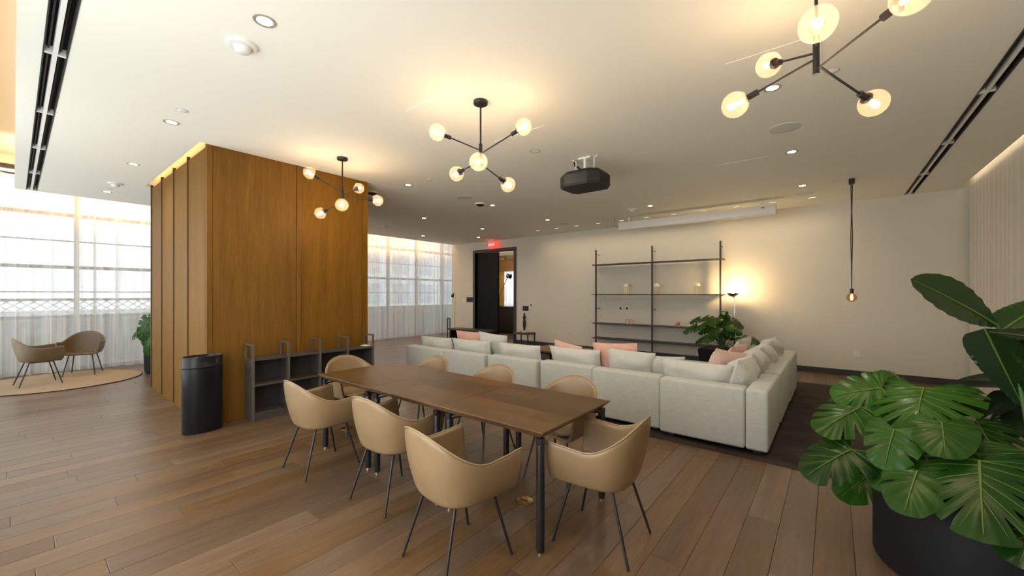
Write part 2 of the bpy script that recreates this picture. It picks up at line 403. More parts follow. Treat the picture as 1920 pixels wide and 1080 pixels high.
# left window wall: bronze mullions, transoms and panes
wl = bpy.data.objects.new('window_1', None); COL.objects.link(wl); struct(wl, 'floor-to-ceiling window wall with bronze mullions')
YM = [.815+1.2308*k for k in range(-1, 10)]
for y in YM: MB().box(XW-.06, XW+.06, y-.035, y+.035, 0, 4.0, .004, 1).obj('mullion', M_mull, wl)
rows = [.06, 1.09, 2.09, 3.15, 3.95]
for k in range(len(YM)-1):
    for z in (.03, 1.09, 2.09, 3.15, 3.97): MB().box(XW-.045, XW+.045, YM[k]+.035, YM[k+1]-.035, z-.032, z+.032).obj('transom', M_mull, wl, smooth=False)
    for z in (1.59, 2.62): MB().box(XW-.02, XW+.02, YM[k]+.035, YM[k+1]-.035, z-.011, z+.011).obj('glazing_bar', M_mull, wl, smooth=False)
    for z0, z1 in zip(rows, rows[1:]): MB().box(XW-.004, XW+.004, YM[k]+.035, YM[k+1]-.035, z0+.032, z1-.03).obj('pane', M_glass, wl, smooth=False)
mb = MB(); mb.box(-12.6, XW+.08, -.95, 12.05, 4.0, TOP); mb.box(-12.6, XW+.05, -.95, YM[0]-.03, 0, TOP); mb.box(-12.6, XW+.05, YM[-1]+.03, 12.05, 0, TOP)
struct(mb.obj('wall_left', M_wall, smooth=False), 'head and jambs of the window wall')

# ------------------------------------------------------------------ curtains
def curtain(name, x, y0, y1, z0, z1, amp, wl_, mat, axis='Y', seed=0, nz=8):
    rnd = random.Random(seed); n = int((y1-y0)/.014)+1; rows_ = []
    ph = [rnd.uniform(0, 6.28) for _ in range(4)]
    for j in range(nz+1):
        t = j/nz; z = z0+(z1-z0)*t; row = []
        for i in range(n+1):
            y = y0+(y1-y0)*i/n
            a = amp*(1-.2*t)
            q = 2*PI*y/wl_+1.1*math.sin(2*PI*y/(wl_*5.3)+ph[0])+.6*math.sin(2*PI*y/(wl_*2.3)+ph[1])
            off = a*(math.sin(q)+.35*math.sin(2*q+ph[2]))+.25*amp*math.sin(2*PI*y/1.7+ph[3]+t*.7)
            dy = .012*math.sin(q*1.0+1.2)*(1-t)
            row.append((x+off, y+dy, z) if axis == 'Y' else (y+dy, x+off, z))
        rows_.append(row)
    return MB().grid(rows_).obj(name, mat)
yc = [-.55, 1.05, 2.6, 4.5, 6.4, 8.6, 11.86]
lab = ['sheer cream curtain behind the two tub chairs, nearest panel', 'sheer cream curtain behind the oval-rug chairs, beside the timber core', 'sheer cream curtain hidden mostly behind the timber core',
       'sheer cream curtain panel past the timber core', 'sheer cream curtain at the far window, left panel', 'sheer cream curtain at the far window, in the room corner']
for k in range(6):
    o = curtain('sheer_curtain', -11.84, yc[k]-.02, yc[k+1]+.02, .02, 3.77, .05, .19, M_sheer, seed=k+1)
    tag(o, lab[k], 'curtain', 'sheer curtains on the window wall')
    MB().box(-11.87, -11.82, yc[k], yc[k+1], 3.77, 3.80).obj('curtain_track', M_mull, o, smooth=False)
for k, (a, b) in enumerate(((9.86, 6.6), (6.6, 3.2), (3.2, -.5))):
    o = curtain('wall_drape', 1.76, b, a, .02, 3.62, .007, .19, M_curt, seed=20+k, nz=5)
    tag(o, ['pale drape on the right wall next to the back corner', 'pale drape on the right wall behind the big planter', 'pale drape on the right wall nearest the viewpoint'][k], 'curtain', 'drapes on the right wall')

# warm LED coves: strips lying on top of the ceiling edge
light('window_cove_light', 'AREA', (-10.52, 5.0, 3.50), 270, (1, .58, .26), (0, math.radians(115), 0), shape='RECTANGLE', size=.05, size_y=10.0)
light('rear_cove_light', 'AREA', (-4.5, .10, 3.50), 20, LED, (math.radians(-115), 0, 0), shape='RECTANGLE', size=11.6, size_y=.05)
light('right_cove_light', 'AREA', (1.56, 5.0, 3.50), 18, (1, .8, .55), (0, math.radians(-115), 0), shape='RECTANGLE', size=.04, size_y=9.4)
light('core_cove_light', 'AREA', ((CX0+CX1)/2, CY0-.12, 3.50), 16, LED, (math.radians(90), 0, 0), shape='RECTANGLE', size=2.9, size_y=.04)
light('core_cove_light', 'AREA', ((CX0+CX1)/2, CY1+.14, 3.50), 9, LED, (math.radians(-90), 0, 0), shape='RECTANGLE', size=2.9, size_y=.04)

# ------------------------------------------------------------------ timber clad core
col = thing('timber_core', 'tall oak veneer clad core in the middle of the room', 'column', (CX0, CY0, 0))
def cb(*a): return [a[0]-CX0, a[1]-CX0, a[2]-CY0, a[3]-CY0, a[4], a[5]]
M_batten = pmat('batten_stain', (.075, .038, .012), .5)
MB().box(*cb(CX0+.02, CX1-.02, CY0+.02, CY1-.02, 0, TOP-.01)).obj('core', pmat('core_board', (.5, .42, .3), .7), col, smooth=False)
ed = [CY0, CY0+.052, 2.43, 2.478, 3.415, CY1]
MB().box(*cb(CX1-.06, CX1, ed[0], ed[1], .0, CE+.02, .003)).obj('corner_trim', M_veneer, col)
MB().box(*cb(CX1-.03, CX1-.008, ed[1]+.004, ed[2]-.003, .0, CE+.02)).obj('panel', M_veneer, col, smooth=False)
MB().box(*cb(CX1-.03, CX1+.012, ed[2], ed[3], .0, CE+.02)).obj('batten', M_veneer, col, smooth=False)
MB().box(*cb(CX1-.03, CX1-.008, ed[3]+.003, ed[4]-.003, .0, CE+.02)).obj('panel', M_veneer, col, smooth=False)
MB().box(*cb(CX1-.06, CX1+.002, ed[4], ed[5], .0, CE+.02, .003)).obj('corner_trim', M_veneer, col)
bx = [CX0, CX0+.725, CX0+1.45, CX0+2.18, CX1-.06]
for k in range(4):
    MB().box(*cb(bx[k]+.02, bx[k+1]-.012, CY0-.0, CY0+.03, .02, CE-.03)).obj('panel', M_veneer, col, smooth=False)
    MB().box(*cb(bx[k]-.012, bx[k]+.02, CY0-.012, CY0+.03, .02, CE+.02)).obj('batten', M_batten, col, smooth=False)
MB().box(*cb(CX0, CX1-.06, CY0-.006, CY0+.03, 0, .02)).obj('base_strip', M_veneer, col, smooth=False)
MB().box(*cb(CX0+.02, CX1-.06, CY1-.03, CY1, 0, CE+.04)).obj('panel', M_veneer, col, smooth=False)
MB().box(*cb(CX0, CX0+.03, CY0+.03, CY1, 0, CE+.04)).obj('panel', M_veneer, col, smooth=False)

# ------------------------------------------------------------------ doorway, doors and the room beyond
dr = bpy.data.objects.new('door_1', None); COL.objects.link(dr); struct(dr, 'tall black double door, right leaf standing open'); dr.location = (DX0, YB, 0)
w = DX1-DX0
mb = MB(); mb.box(-.09, 0, -.03, .22, 0, DZ+.09); mb.box(w, w+.09, -.03, .22, 0, DZ+.09); mb.box(0, w, -.03, .22, DZ, DZ+.09); mb.obj('frame', pmat('door_frame', (.035, .037, .04), .5), dr, smooth=False)
lf = MB().box(.01, .99, .06, .11, .01, DZ-.02, .004, 1).obj('door_leaf', M_doorblk, dr)
MB().tube([(.93, .03, .95), (.93, .03, 1.35)], .012).obj('pull_handle', M_black, lf)
MB().box(w-.055, w-.005, .2, .98, .01, DZ-.02, .004, 1).obj('door_leaf', M_blackm, dr)
# room beyond
Y0 = YB+.2
M_gold = pmat('gold_drape', (.55, .33, .06), .6, var=.15, vscale=3)
M_brownw = pmat('brown_panel', (.22, .12, .05), .5)
M_tanw = pmat('tan_wall', (.45, .34, .2), .8)
mb = MB(); mb.box(-10.2, -6, 13.6, 13.75, 0, 3.25); mb.box(-12.62, -10.2, 13.6, 13.75, 0, .9); mb.box(-12.62, -10.2, 13.6, 13.75, 3.0, 3.25)
mb.box(-6.1, -6, Y0, 13.75, 0, 3.25); mb.box(-12.72, -12.6, 12.05, 13.75, 0, 3.25)
struct(mb.obj('wall_beyond', M_tanw, smooth=False), 'tan walls of the room beyond the doorway')
struct(MB().box(-12.7, -6, 12.05, 13.8, 3.25, 3.35).obj('ceiling_beyond', M_ceil, smooth=False), 'ceiling of the room beyond the doorway')
struct(MB().box(-10.66, -6, Y0-.05, 12.06, 3.25, 3.35).obj('ceiling_beyond', M_ceil, smooth=False), 'ceiling of the room beyond, door side')
struct(MB().box(-10.66, -6, Y0-.2, 12.05, -.1, -.002).obj('floor_beyond', M_floorbase, smooth=False), 'dark floor beyond the doorway, door side')
struct(MB().box(-12.7, -6, 12.05, 13.8, -.1, -.002).obj('floor_beyond', M_floorbase, smooth=False), 'dark floor of the room beyond the doorway')
tag(curtain('gold_drape', 13.25, -11.42, -11.08, .03, 3.1, .03, .11, M_gold, 'X', 31, 4), 'gold drape hanging in the room beyond the open doorway', 'curtain')
tag(curtain('inner_sheer', 13.4, -11.1, -10.3, .03, 2.55, .03, .12, M_sheer, 'X', 32, 4), 'white sheer curtain seen through the open doorway', 'curtain')
tag(MB().box(-12.58, -10.0, 13.0, 13.5, 2.52, 2.95).obj('bulkhead', M_brownw, smooth=False), 'brown bulkhead over the window beyond the doorway', 'bulkhead')
o = thing('cabinet', 'black cabinet standing in the room beyond the doorway', 'cabinet', (-10.3, 12.42, 0))
MB().box(-1.1, 1.0, -.25, .25, .05, 1.0).obj('body', M_blackm, o, smooth=False); MB().box(-1.14, 1.04, -.28, .28, 1.0, 1.05, .005, 1).obj('top', M_black, o)
o = thing('arm_lamp', 'black jointed arm lamp seen through the open doorway', 'lamp', (-10.6, 12.42, 1.05))
MB().lathe([(0, 0), (.10, 0), (.10, .02), (.015, .03)], 20).obj('base', M_black, o)
MB().tube([(0, 0, .02), (0, 0, .35), (.02, 0, .5), (.42, 0, 1.2)], .014).obj('arm', M_black, o)
MB().tube([(.36, 0, 1.2), (.42, 0, 1.22), (.52, 0, 1.2), (.56, 0, 1.19)], [.05, .10, .07, .10]).obj('shade', M_black, o)
light('beyond_room_fill', 'POINT', (-10.2, 11.4, 2.6), 55, WARM, shadow_soft_size=.1)  # point light without a fixture, added to brighten the view through the doorway

# ------------------------------------------------------------------ tub chairs
def shell_mesh(name):
    """tub shell: seat pan rising into arms and a higher back; front towards +Y"""
    n = 48; rows_ = []; rim = []
    def outline(hx, yb, yf, u, p):
        # u in [-1,1]: from left arm front round the back to right arm front
        ang = u*PI/2                       # -90..90
        s_ = abs(math.sin(ang)); c_ = math.cos(ang)
        k = .58
        if abs(u) > k:
            t = (abs(u)-k)/(1-k); x = hx; y = 0+(yf-0)*t
        else:
            a = abs(u)/k*PI/2; x = hx*math.sin(a)**(2/p); y = yb*max(0, math.cos(a))**(2/p)
        return math.copysign(x, u) if u else 0, y
    fr = [0, .06, .16, .3, .48, .66, .84, 1.0]
    us = [-1, -.985]+[-1+2*i/n for i in range(1, n)]+[.985, 1]
    for u in us:
        bx_, by = outline(.243, -.20, .252, u, 2.7); rx, ry = outline(.298, -.285, .262, u, 2.35)
        au = abs(u)
        # rim height along the outline
        zr = .632+.18*(.5+.5*math.cos(PI*min(1, au/.60)))**.85
        if au > .6: zr += .023*((au-.6)/.4)
        if au > .9: rx -= .004
        sy = max(-.10, by)
        pts = [(0, sy*.75, .393), (bx_*.5, (sy*.75+by)/2, .390), (bx_*.88, sy*.75+(by-sy*.75)*.88, .394)]
        for f in fr:
            e_ = .5+.5*f
            bl = .012*math.sin(PI*f)
            k_ = f**.85
            x = bx_+(rx-bx_)*k_; y = by+(ry-by)*k_; z = .41+(zr-.41)*f
            nx, ny = (rx, ry) if abs(u) < .58 else (math.copysign(1, u), 0)
            l_ = math.hypot(nx, ny) or 1
            pts.append((x+bl*nx/l_, y+bl*ny/l_, z))
        if au > .86:                       # round the front of the arms back a little towards the top and bottom
            t = (au-.86)/.14
            pts = [(p[0], p[1]-.012*t*(abs((k-3)/7*2-1.0)**5 if k >= 3 else 1), p[2]) for k, p in enumerate(pts)]
        rows_.append(pts); rim.append(pts[-1])
    mb = MB().grid(rows_); bm = mb.bm
    bmesh.ops.remove_doubles(bm, verts=bm.verts, dist=.0015)
    bmesh.ops.recalc_face_normals(bm, faces=bm.faces)
    # make normals point outwards (down under the seat)
    f0 = min(bm.faces, key=lambda f: f.calc_center_median().z)
    if f0.normal.z > 0: bmesh.ops.reverse_faces(bm, faces=bm.faces)
    me = bpy.data.meshes.new('tmp'); bm.to_mesh(me); bm.free()
    o = bpy.data.objects.new('tmp', me); COL.objects.link(o)
    m1 = o.modifiers.new('s', 'SOLIDIFY'); m1.thickness = .024; m1.offset = -1; m1.use_even_offset = False
    m2 = o.modifiers.new('b', 'SUBSURF'); m2.levels = 1; m2.render_levels = 1
    bpy.context.view_layer.update(); dg = bpy.context.evaluated_depsgraph_get()
    res = bpy.data.meshes.new_from_object(o.evaluated_get(dg)); res.name = name
    bpy.data.objects.remove(o); bpy.data.meshes.remove(me)
    res.polygons.foreach_set('use_smooth', [True]*len(res.polygons))
    return res, rim

SHELL, RIM = shell_mesh('tub_shell')
def make_chair(name, mshell, piping, label, cat, pad):
    t = thing(name, label, cat)
    me = SHELL.copy(); me.materials.clear(); me.materials.append(mshell)
    link('seat_shell', me, None, t)
    if piping:
        pth = [Vector(p)+Vector((0, 0, .001)) for p in RIM]
        pth = [p-Vector((p.x, p.y if abs(p.x) < .29 else 0, 0)).normalized()*.004 for p in pth]
        MB().tube(pth, .0042, 6).obj('piping', M_tanpipe, t)
    if pad:
        prof = []
        mb = MB(); n = 28; rings = []
        for s_, z in ((.0, .458), (.5, .462), (.86, .458), (1.0, .442), (.97, .428)):
            ring = []
            for k in range(n):
                a = 2*PI*k/n; cx_, sy_ = math.cos(a), math.sin(a)
                x = .215*math.copysign(abs(cx_)**.62, cx_)*s_; y = .025+.205*math.copysign(abs(sy_)**.62, sy_)*s_
                ring.append((x, y, z))
            rings.append(ring+[ring[0]])
        mb.grid(rings); bmesh.ops.remove_doubles(mb.bm, verts=mb.bm.verts, dist=.0005)
        mb.obj('seat_pad', mshell, t)
    for sx in (-1, 1):
        for sy, fy in ((-1, -.235), (1, .245)):
            top = Vector((sx*.135, sy*.115+.015, .384)); foot = Vector((sx*.215, fy, .004))
            d = (foot-top).normalized(); k1 = top+Vector((sx*.02, sy*.02, .0))
            k2 = k1+(foot-k1)*.06
            MB().tube([(sx*.05, sy*.1+.015, .388), (sx*.12, sy*.115+.015, .388), k1, k2, foot], [.009, .009, .009, .0092, .0082], 10).obj('leg', M_black, t)
    MB().box(-.13, .13, -.09, .12, .376, .390, .004, 1).obj('seat_frame', M_black, t)
    return t
dine = make_chair('tub_chair', M_tan, True, '', 'chair', True)
G1 = 'tan leather tub chairs around the dining table'
spec = [(-3.60, 1.735, 0, 'tan leather tub chair on the near side of the table, furthest left of three'),
        (-2.635, 1.83, 2, 'tan leather tub chair in the middle of the near side of the table'),
        (-1.735, 1.640, -8, 'tan leather tub chair pulled out closest to us on the near side of the table'),
        (-1.140, 2.345, 94, 'tan leather tub chair at the right-hand end of the table'),
        (-4.30, 2.46, -92, 'tan leather tub chair at the left-hand end of the table before the shelf unit'),
        (-3.65, 2.90, 181, 'tan leather tub chair on sofa side of table, furthest left of those three'),
        (-2.70, 2.91, 180, 'tan leather tub chair on sofa side of table, middle of those three'),
        (-1.80, 2.91, 178, 'tan leather tub chair on sofa side of table, nearest the right-hand end')]
for k, (x, y, a, lb) in enumerate(spec): place(dine, k > 0, (x, y, 0), math.radians(a), lb, G1)
lounge = make_chair('tub_chair', M_taupe, False, '', 'chair', False)
place(lounge, False, (-10.55, .26, .012), math.radians(8), 'brown moulded tub chair in profile on the oval rug, left of the pair', 'moulded tub chairs on the oval rug')
place(lounge, True, (-11.21, .84, .012), math.radians(-108), 'brown moulded tub chair facing us on the oval rug, right of the pair', 'moulded tub chairs on the oval rug')
# round rug
rg = thing('round_rug', 'round beige rug with dark edge under the two brown tub chairs', 'rug', (-10.70, .5, 0))
MB().lathe([(0, 0), (1.085, 0), (1.085, .012), (0, .012)], 72).obj('pile', pmat('beige_rug', (.36, .27, .175), .95, spec=.1, var=.06, vscale=30, bump=.3, bscale=200), rg)
mb = MB(); mb.lathe([(1.085, 0), (1.10, 0), (1.10, .013), (1.085, .013), (1.085, 0)], 72); mb.obj('border', pmat('rug_border', (.04, .025, .018), .9), rg)

# ------------------------------------------------------------------ dining tables
TX = [-4.058, -3.147, -2.227, -1.314]; TY0, TY1 = 1.925, 2.825
tl = ['square walnut table nearest the shelf unit, left of the row of three', 'square walnut table in the middle of the row of three', 'square walnut table at the right end of the row of three']
for k in range(3):
    x0, x1 = TX[k]+.0015, TX[k+1]-.0015; hx = (x1-x0)/2; hy = (TY1-TY0)/2
    t = thing('dining_table', tl[k], 'table', ((x0+x1)/2, (TY0+TY1)/2, 0), 0, 'walnut tables pushed together')
    top = thing_top = MB().frustum((-hx+.0, hx-.0, -hy, hy), (-hx, hx, -hy, hy), .734, .740).frustum((-hx+(.001 if k else .05), hx-(.001 if k < 2 else .05), -hy+.05, hy-.05), (-hx, hx, -hy, hy), .688, .734).obj('tabletop', M_walnut_edge, t, smooth=False)
    nb = 5; bw = 2*hy/nb
    for q in range(nb):                                      # staves of the top
        ys_ = -hy+q*bw; cut = [-hx, random.uniform(-.2, .25), hx]
        for a, b in zip(cut, cut[1:]): MB().box(a+.0002, b-.0002, ys_+.0002, ys_+bw-.0002, .740, .7415).obj('stave', M_walnut, top, smooth=False)
    for sx in (-1, 1):
        for sy in (-1, 1):
            lx = sx*(hx-.068 if not (k == 2 and sx > 0) else hx-.048); ly = sy*(hy-.045)
            lg = MB().lathe([(.0, .012), (.022, .012), (.026, .03), (.026, .64), (.024, .65), (0, .65)], 18, (lx, ly, 0)).obj('leg', M_black, t)
            MB().lathe([(0, 0), (.017, 0), (.017, .012), (0, .012)], 14, (lx, ly, 0)).obj('foot', M_chrome, lg)
            br = MB(); br.box(lx-.02, lx+.02, ly-.02, ly+.02, .65, .69); br.tube([(lx, ly, .66), (lx-sx*.12, ly-sy*.12, .69)], .016, 8); br.obj('bracket', M_black, lg)
    for sy in (-1, 1): MB().box(-hx+.12, hx-.12, sy*(hy-.14)-.02, sy*(hy-.14)+.02, .66, .688).obj('rail', M_black, t, smooth=False)
# brass floor boxes
for x, y, lb in ((-1.80, 2.39, 'round brass floor box under the right end of the table'), (-4.375, 2.41, 'round brass floor box by the left end chair')):
    o = thing('floor_box', lb, 'floor box', (x, y, 0))
    MB().lathe([(0, .001), (.068, .001), (.068, .004), (.06, .006), (0, .006)], 32).obj('cover', M_brass, o)
    MB().box(-.03, .03, -.012, .012, .006, .009, .002, 1).obj('flap', pmat('dark_brass', (.25, .16, .06), .35, 1), o)
    MB().box(-.008, .008, .02, .04, .006, .009, .002, 1).obj('latch', M_brass, o)

# ------------------------------------------------------------------ low shelf unit against the core
SX0, SX1 = CX1+.012, -5.45; UY = [1.812, 2.215, 2.62, 3.02, 3.425]
su = thing('shelf_unit', 'low smoked oak shelf unit with open handle frames against the timber core', 'shelf unit', (SX0, UY[0], 0))
w = SX1-SX0; ln = UY[-1]-UY[0]; pt = .018
for k, y in enumerate(UY):
    y -= UY[0]
    up = MB().box(0, w, y-pt/2, y+pt/2, 0, .745).obj('upright_panel', M_darkwood, su, smooth=False)
    fm = MB(); fm.box(w-.022, w+.004, y-pt/2-.003, y+pt/2+.003, 0, .935); fm.box(0, .022, y-pt/2-.003, y+pt/2+.003, .745, .935); fm.box(.022, w-.022, y-pt/2-.003, y+pt/2+.003, .917, .935)
    fm.obj('handle_frame', pmat('grey_oak_frame', (.10, .085, .07), .45), su, smooth=False)
for k in range(4):
    a, b = UY[k]-UY[0]+pt/2, UY[k+1]-UY[0]-pt/2
    for z0, z1 in ((.735, .757), (.425, .447), (.075, .1)): MB().box(.0, w-.004, a, b, z0, z1).obj('shelf', M_darkwood, su, smooth=False)
    MB().box(0, .012, a, b, .1, .735).obj('back_panel', pmat('dark_back', (.03, .028, .028), .6), su, smooth=False)
    MB().box(w-.03, w-.01, a, b, 0, .075).obj('plinth', M_darkwood, su, smooth=False)
# remote or small box on the shelf end
tag(MB().box(-5.62, -5.50, 3.31, 3.40, .757, .772, .003, 1).obj('small_white_box', M_white), 'small white box on the right end of the shelf unit', 'box')

# ------------------------------------------------------------------ oval bin
bn = thing('oval_bin', 'tall black oval waste bin standing at the corner of the timber core', 'bin', (-5.585, 1.345, 0))
M_bin = pmat('black_metal_bin', (.008, .0085, .010), .30, spec=.35)
MB().lathe([(0, 0), (.98, 0), (1, .008), (1, .72), (.985, .722), (0, .722)], 48, (0, 0, 0), .12, .19).obj('body', M_bin, bn)
MB().lathe([(.99, .728), (1.03, .728), (1.03, .738), (1.0, .745), (1.0, .845), (.96, .85), (.9, .80), (0, .795)], 48, (0, 0, 0), .12, .19).obj('lid', M_bin, bn)

# ------------------------------------------------------------------ modular sofa
G2 = 'modules of the pale sectional sofa'
SH = .635
def module(x0, x1, y0, y1, backs, label):
    """seat module with foot blocks; backs: set of sides 'S','E' that carry a back or arm"""
    cx_, cy_ = (x0+x1)/2, (y0+y1)/2; hx, hy = (x1-x0)/2, (y1-y0)/2
    t = thing('sofa_module', label, 'sofa', (cx_, cy_, 0), 0, G2)
    bt = .19
    sx1 = hx-(bt if 'E' in backs else 0); sy0 = -hy+(bt if 'S' in backs else 0)
    MB().box(-hx+.004, sx1, sy0, hy-.004, .055, .28, .02, 2).obj('seat_base', M_sofa, t)
    MB().box(-hx+.004, sx1-.004, sy0+.004, hy, .275, .43, .045, 3).obj('seat_cushion', M_sofa, t)
    if 'S' in backs: MB().box(-hx+.003, (hx-.003) if 'E' not in backs else hx-bt-.003, -hy, -hy+bt, .05, SH, .028, 3).obj('back', M_sofa, t)
    if 'E' in backs: MB().box(hx-bt, hx, -hy+.003, hy-.003, .05, SH, .028, 3).obj('back' if 'S' not in backs else 'arm', M_sofa, t)
    for sx in (-1, 1):
        for sy in (-1, 1): MB().box(sx*(hx-.1)-.03, sx*(hx-.1)+.03, sy*(hy-.1)-.03, sy*(hy-.1)+.03, .012, .058).obj('foot', M_black, t, smooth=False)
    return t
bxs = [-5.97, -4.95, -4.055, -3.145, -2.336, -1.487, -.47]
off = [.0, .0, .07, .12, .10, .0]
off = [-.02, -.03, .03, .10, .06, .0]
ml = ['pale linen sofa module at the far left end of the long row', 'pale linen sofa module second from the left in the long row', 'pale linen sofa module third from the left in the long row',
      'pale linen sofa module fourth from the left in the long row', 'pale linen sofa module fifth from the left, beside the corner unit', 'pale linen corner sofa module nearest the big planter']
for k in range(6):
    module(bxs[k]+.002, bxs[k+1]-.002, 4.415+off[k], 5.43+off[k], {'S'} if k < 5 else {'S', 'E'}, ml[k])
module(-1.55, -.465, 5.54, 6.74, {'E'}, 'pale linen sofa module in the middle of the right return')
module(-1.55, -.455, 6.745, 7.9, {'E'}, 'pale linen sofa module at the far end of the right return')
o = module(-2.6, -1.56, 5.95, 7.2, set(), 'low pale linen ottoman inside the corner of the sofa')

def cushion_mesh(w, h_, t, seed=0, pinch=.06, n=14):
    rnd = random.Random(seed); rows_ = []
    mb = MB(); fr = []
    def P(i, j, s_):
        u = -1+2*i/n; v = -1+2*j/n
        prof = max(0, (1-abs(u)**2.6))**.55*max(0, (1-abs(v)**2.6))**.55
        k = 1-pinch*(1-v*v) * (abs(u)**3); k2 = 1-pinch*(1-u*u)*(abs(v)**3)
        zz = s_*t/2*prof
        nz = mnoise.noise(Vector((u*1.7+seed*3.1, v*1.7, s_*2)))*.09*t*prof*2 + mnoise.noise(Vector((u*5+seed, v*5, s_)))*.02*t
        return (u*w/2*k, zz+nz*(1 if prof > 0 else 0), v*h_/2*k2)
    for s_ in (1, -1): mb.grid([[P(i, j, s_) for i in range(n+1)] for j in range(n+1)])
    bmesh.ops.remove_doubles(mb.bm, verts=mb.bm.verts, dist=.0008)
    return mb
def cushion(label, loc, w, h_, t, mat, rz=0, lean=-18, roll=0, seed=0, name='cushion', group='loose cushions on the sofa'):
    """upright cushion; lean tips the top back (towards -Y before rotation rz)"""
    mb = cushion_mesh(w, h_, t, seed)
    M = Matrix.Rotation(math.radians(rz), 4, 'Z')@Matrix.Rotation(math.radians(-lean), 4, 'X')@Matrix.Rotation(math.radians(roll), 4, 'Y')
    mb.xf(M)
    zmin = min(v.co.z for v in mb.bm.verts)
    o = mb.obj(name, mat, None, (loc[0], loc[1], (.432-zmin) if loc[2] is None else loc[2]))
    return tag(o, label, 'cushion', group)
Yc = 4.76
CU = [(-5.52, Yc, .62, .80, M_cush, 2, 'off-white back cushion at the far left end of the sofa'),
      (-4.66, Yc+.0, .63, .88, M_cush, 0, 'off-white back cushion second from the left, in front of lumpy cushion'),
      (-3.70, Yc+.05, .63, .82, M_cush, 0, 'off-white back cushion third from the left on the sofa'),
      (-2.78, Yc+.11, .64, .80, M_cush, 0, 'off-white back cushion fourth from the left, before a pink one'),
      (-1.98, Yc+.10, .68, .60, M_cush, 6, 'off-white square cushion tilted over a pink cushion'),
      (-1.20, Yc+.02, .66, .76, M_cush, -3, 'long off-white back cushion at the corner of the sofa')]
for k, (x, y, z, w, m, rz, lb) in enumerate(CU): cushion(lb, (x, y, z-.03 if k < 5 else z-.05), w, .42 if k < 5 else .40, .2, m, rz, -16, 3 if k == 4 else 0, seed=k+1)
cushion('pink cushion behind the two left off-white cushions', (-4.98, 5.02, .66), .62, .5, .16, M_pink, -4, -14, 0, 11)
cushion('lumpy off-white cushion with knotted corners behind second cushion', (-4.36, 4.96, .66), .54, .54, .2, M_cush, 10, -20, 6, 12)
cushion('small pink cushion lying behind the fourth off-white cushion', (-3.00, 5.06, .63), .52, .46, .18, M_pink, -10, -16, 8, 13)
cushion('pink cushion squeezed between two off-white cushions', (-2.24, 5.0, .67), .62, .50, .15, M_pink, 4, -14, -3, 14)
cushion('off-white cushion half hidden at the sofa corner', (-1.62, 4.98, .60), .5, .46, .16, M_cush, 12, -24, 0, 15)
# right return
cushion('pale pink cushion resting at the corner of the right return', (-.99, 5.16, .66), .60, .52, .2, M_pinkl, 62, -20, 10, 16)
cushion('off-white cushion at the near end of the right return', (-.79, 4.98, .64), .54, .46, .30, M_cush, 82, -16, 0, 17)
cushion('beige back cushion second along the right return', (-.78, 5.62, .64), .66, .46, .32, M_cush, 90, -16, 0, 18)
cushion('beige back cushion third along the right return', (-.77, 6.36, .64), .66, .46, .32, M_cush, 90, -14, 0, 19)
cushion('beige back cushion at the far end of the right return', (-.76, 7.2, .64), .66, .48, .32, M_cush, 90, -14, 0, 20)
cushion('pink cushion further along the right return', (-1.06, 6.15, .64), .54, .48, .16, M_pink, 80, -20, 0, 21)
cushion('thin beige cushion behind the far pink cushion', (-1.10, 6.9, .66), .6, .5, .16, M_cush, 84, -18, 0, 22)

# dark rug under the sofa
dk = thing('sofa_rug', 'large dark brown rug under the sectional sofa', 'rug', (-2.4, 6.45, 0))
M_rug = pmat('dark_rug', (.035, .025, .02), .85, spec=.25, var=.45, vscale=2.2, bump=.2, bscale=150, stretch=(1, 2.2, 1))
for i in range(7):
    for j in range(5):
        MB().box(-3.5+i*1.0+.001, -2.5+i*1.0-.001, -2.13+j*.86+.001, -2.13+(j+1)*.86-.001, 0, .0095+.001*random.random()).obj('patch', M_rug, dk, smooth=False)

# coffee table
ct = thing('coffee_table', 'low coffee table with black frame in front of the sofa', 'table', (-4.3, 7.3, .01))
MB().box(-.8, .8, -.45, .45, .33, .37, .004, 1).obj('tabletop', M_walnut_edge, ct)
for sx in (-1, 1):
    for sy in (-1, 1): MB().box(sx*.76-.015, sx*.76+.015, sy*.41-.015, sy*.41+.015, 0, .33).obj('leg', M_black, ct, smooth=False)
for sy in (-1, 1): MB().box(-.745, .745, sy*.41-.015, sy*.41+.015, .30, .33).obj('rail', M_black, ct, smooth=False)
tag(MB().sphere((-4.55, 7.2, .41), .05, 16, 10, (1.2, 1.2, .7)).obj('small_bowl', M_blackm), 'small black bowl on the coffee table', 'bowl')

